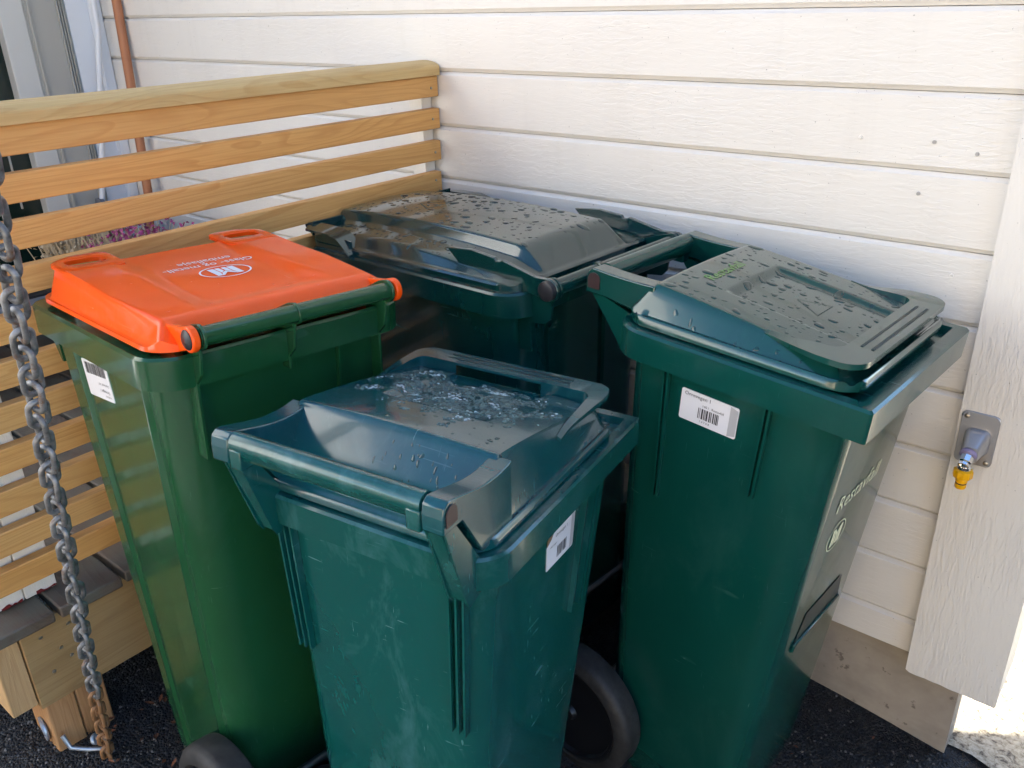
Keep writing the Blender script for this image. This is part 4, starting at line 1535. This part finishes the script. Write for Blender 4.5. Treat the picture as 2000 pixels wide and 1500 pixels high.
# ------------------------------------------------------------------ chain
def build_chain():
    p0 = Vector((-1.545, -1.208, .085))
    p1 = Vector((-1.072, -1.300, 1.25))
    d = (p1 - p0).normalized()
    Ch = empty('chain', p0, 'heavy galvanised chain hanging down in front of the railing, rusty at its foot', 'chain')
    pitch, wire, wout = .0300, .0043, .0158
    L_in = pitch + .5 * wire
    # one link: stadium along z
    half = pitch / 2 + wire * .85
    path = []
    rr = wout - wire
    hs = half + .0 - rr + wire
    for i in range(11):
        a = math.pi * i / 10
        path.append(Vector((rr * math.cos(a), 0, hs + rr * math.sin(a))))
    for i in range(11):
        a = math.pi + math.pi * i / 10
        path.append(Vector((rr * math.cos(a), 0, -hs + rr * math.sin(a))))
    V, F = [], []
    n, k = len(path), 8
    for i, p in enumerate(path):
        t = (path[(i + 1) % n] - path[i - 1]).normalized()
        s = Vector((0, 1, 0))
        u = s.cross(t)
        for q in range(k):
            a = 2 * math.pi * q / k
            V.append(p + (u * math.cos(a) + s * math.sin(a)) * wire)
    for i in range(n):
        for q in range(k):
            F.append((i * k + q, i * k + (q + 1) % k, ((i + 1) % n) * k + (q + 1) % k, ((i + 1) % n) * k + q))
    me = None
    total = (p1 - p0).length * 1.35
    cnt = int(total / pitch)
    rnd = random.Random(12)
    base = d.to_track_quat('Z', 'Y').to_matrix()
    meR = None
    for i in range(cnt):
        rusty = i < 11
        if me is None:
            o = mo('link', V, F, 'galv', Ch, smooth=True, ang=80)
            me = o.data
            meR = me.copy()
            meR.materials[0] = MAT['galv_rust']
            o.data = meR if rusty else me
        else:
            o = ob_from('link', meR if rusty else me, Ch)
        t = i * pitch
        sag = Vector((0, .0, -.012)) * math.sin(math.pi * clamp(t / total))
        jit = Vector((rnd.uniform(-.0012, .0012), rnd.uniform(-.0012, .0012), 0))
        Rz = Matrix.Rotation((math.pi / 2 if i % 2 else 0) + rad(18) + rnd.uniform(-.2, .2), 3, 'Z')
        tilt = Matrix.Rotation(rnd.uniform(-.06, .06), 3, 'X')
        o.matrix_local = Matrix.Translation(d * t + sag + jit) @ (base @ Rz @ tilt).to_4x4()
    # ground hook at the foot
    q = p0
    zz = gz(-1.6, -1.25)
    tube('ground_hook', [Vector(v) - p0 for v in ((-1.60, -1.262, zz + .05), (-1.588, -1.257, zz + .02), (-1.568, -1.232, zz + .008), (-1.553, -1.213, zz + .004), (-1.548, -1.21, zz - .02))], .0048, 'hook', Ch, 8)
    tube('ground_hook', [Vector(v) - p0 for v in ((-1.548, -1.190, zz + .06), (-1.556, -1.203, zz + .03), (-1.560, -1.212, zz + .015))], .0044, 'hook', Ch, 8)
    lathe('shackle', [(.008 + .0045 * math.cos(2 * math.pi * i / 10), .0045 * math.sin(2 * math.pi * i / 10)) for i in range(11)], (.6, .5, .3), Vector((-1.562, -1.216, zz + .028)) - p0, 'hook', Ch, n=20, ang=80)
build_chain()

# ------------------------------------------------------------------ outdoor tap on the corner board
def build_tap():
    cx, cz, y0 = -.2435, .780, -.0225
    T = empty('outdoor_tap', (cx, y0, cz), 'satin metal outdoor tap with a yellow hose connector on the corner board', 'tap')
    o = rrect(-.0325, .0325, -.053, .053, .010, 6)
    secs = [[(x, 0, z) for x, z in o], [(x, -.0026, z) for x, z in o], [(x * .97, -.0036, z * .98) for x, z in o]]
    PL = loft('back_plate', secs, 'plate', T, ang=30)
    for (sx, sz) in ((-.0235, .043), (.0235, -.044)):
        lathe('screw', [(0, -.0062), (.003, -.006), (.0048, -.0046), (.005, -.0034)], 'y', (sx, 0, sz), 'screw', PL, n=16)
    # cowl: broad at the plate, narrowing to the spout
    def sec(y, x0, x1, z0, z1, r):
        return [(x, y, z) for x, z in rrect(x0, x1, z0, z1, r, 6)]
    loft('cowl', [sec(-.0036, -.021, .023, -.030, .022, .012), sec(-.012, -.0205, .0225, -.029, .022, .012), sec(-.020, -.017, .019, -.028, .017, .010), sec(-.044, -.0135, .0135, -.031, .000, .008)], 'plate', T, ang=35)
    d = Vector((-.05, -.82, -.55)).normalized()
    c = Vector((-.002, -.042, -.016))
    lathe('seal', [(.0, -.004), (.0150, -.004), (.0155, .002), (.0135, .004), (0, .004)], d, c, 'lilac', T, n=24)
    lathe('spindle', [(0, 0), (.0115, .0), (.0115, .018), (.0095, .021), (.0092, .026), (.0065, .026), (.0062, .023), (0, .023)], d, c, 'chrome', T, n=8, ang=20)
    lathe('spindle_socket', [(.0064, .0245), (.0092, .0264), (.0092, .0262), (.0064, .024)], d, c + d * .0004, 'dark_plastic', T, n=20)
    e = c + d * .012
    lathe('spout', [(0, .004), (.0095, .004), (.0100, -.012), (.0118, -.013), (.0118, -.022), (.010, -.022), (0, -.022)], 'z', e, 'chrome', T, n=24)
    f = e + Vector((0, 0, -.022))
    # ribbed yellow connector
    n = 40
    V, F = [], []
    prof = [(.0100, .004, 0), (.0160, .001, 1), (.0165, -.003, 1), (.0165, -.013, 1), (.0140, -.016, 0), (.0105, -.018, 0), (.0105, -.024, 0), (.0088, -.0255, 0), (.0088, -.029, 0), (.0100, -.030, 0), (.0100, -.035, 0), (.0088, -.0375, 0), (.006, -.0375, 0), (.006, -.02, 0)]
    for (r, h, ribd) in prof:
        for k in range(n):
            a = 2 * math.pi * k / n
            rr = r * (1 + (.05 * math.cos(10 * a) if ribd else 0))
            V.append(f + Vector((rr * math.cos(a), rr * math.sin(a), h)))
    for i in range(len(prof) - 1):
        for k in range(n):
            l = (k + 1) % n
            F.append((i * n + k, i * n + l, (i + 1) * n + l, (i + 1) * n + k))
    mo('hose_connector', V, F, 'yellow', T, smooth=True, ang=40)
    lathe('o_ring', [(.0089, -.0012), (.0098, 0), (.0089, .0012)], 'z', f + Vector((0, 0, -.0272)), 'dark_plastic', T, n=28)
build_tap()

# ------------------------------------------------------------------ fallen leaf
def build_leaf():
    x, y = -1.455, -1.225
    z = gz(x, y) + .014
    V = [(x - .014, y - .006, z), (x - .004, y - .011, z + .005), (x + .012, y - .006, z + .004), (x + .019, y + .004, z + .001), (x + .004, y + .007, z + .002), (x - .010, y + .003, z + .003)]
    o = mo('fallen_leaf', V, [(0, 1, 4, 5), (1, 2, 3, 4)], 'dry_leaf', smooth=True)
    tag(o, 'curled brown fallen leaf on the asphalt beside the chain foot', 'leaf')
build_leaf()
def build_litter():
    rnd = random.Random(19)
    V, F = [], []
    for _ in range(70):
        if rnd.random() < .8:
            x, y = rnd.uniform(-1.62, -1.30), rnd.uniform(-1.25, -.85)
        else:
            x, y = rnd.uniform(-.55, -.2), rnd.uniform(-.30, .04)
        z = gz(x, y) + rnd.uniform(.006, .014)
        a = rnd.random() * 6.3
        l, wd = rnd.uniform(.004, .013), rnd.uniform(.002, .005)
        u = Vector((math.cos(a), math.sin(a), rnd.uniform(-.3, .3)))
        v = Vector((-math.sin(a), math.cos(a), rnd.uniform(-.4, .4)))
        p = Vector((x, y, z))
        b0 = len(V)
        V += [p - u * l, p - v * wd, p + u * l, p + v * wd + Vector((0, 0, .002))]
        F.append((b0, b0 + 1, b0 + 2, b0 + 3))
    o = mo('leaf_litter', V, F, 'dry_leaf')
    tag(o, 'scraps of dry brown leaves scattered on the asphalt', 'leaf litter', kind='stuff')
build_litter()
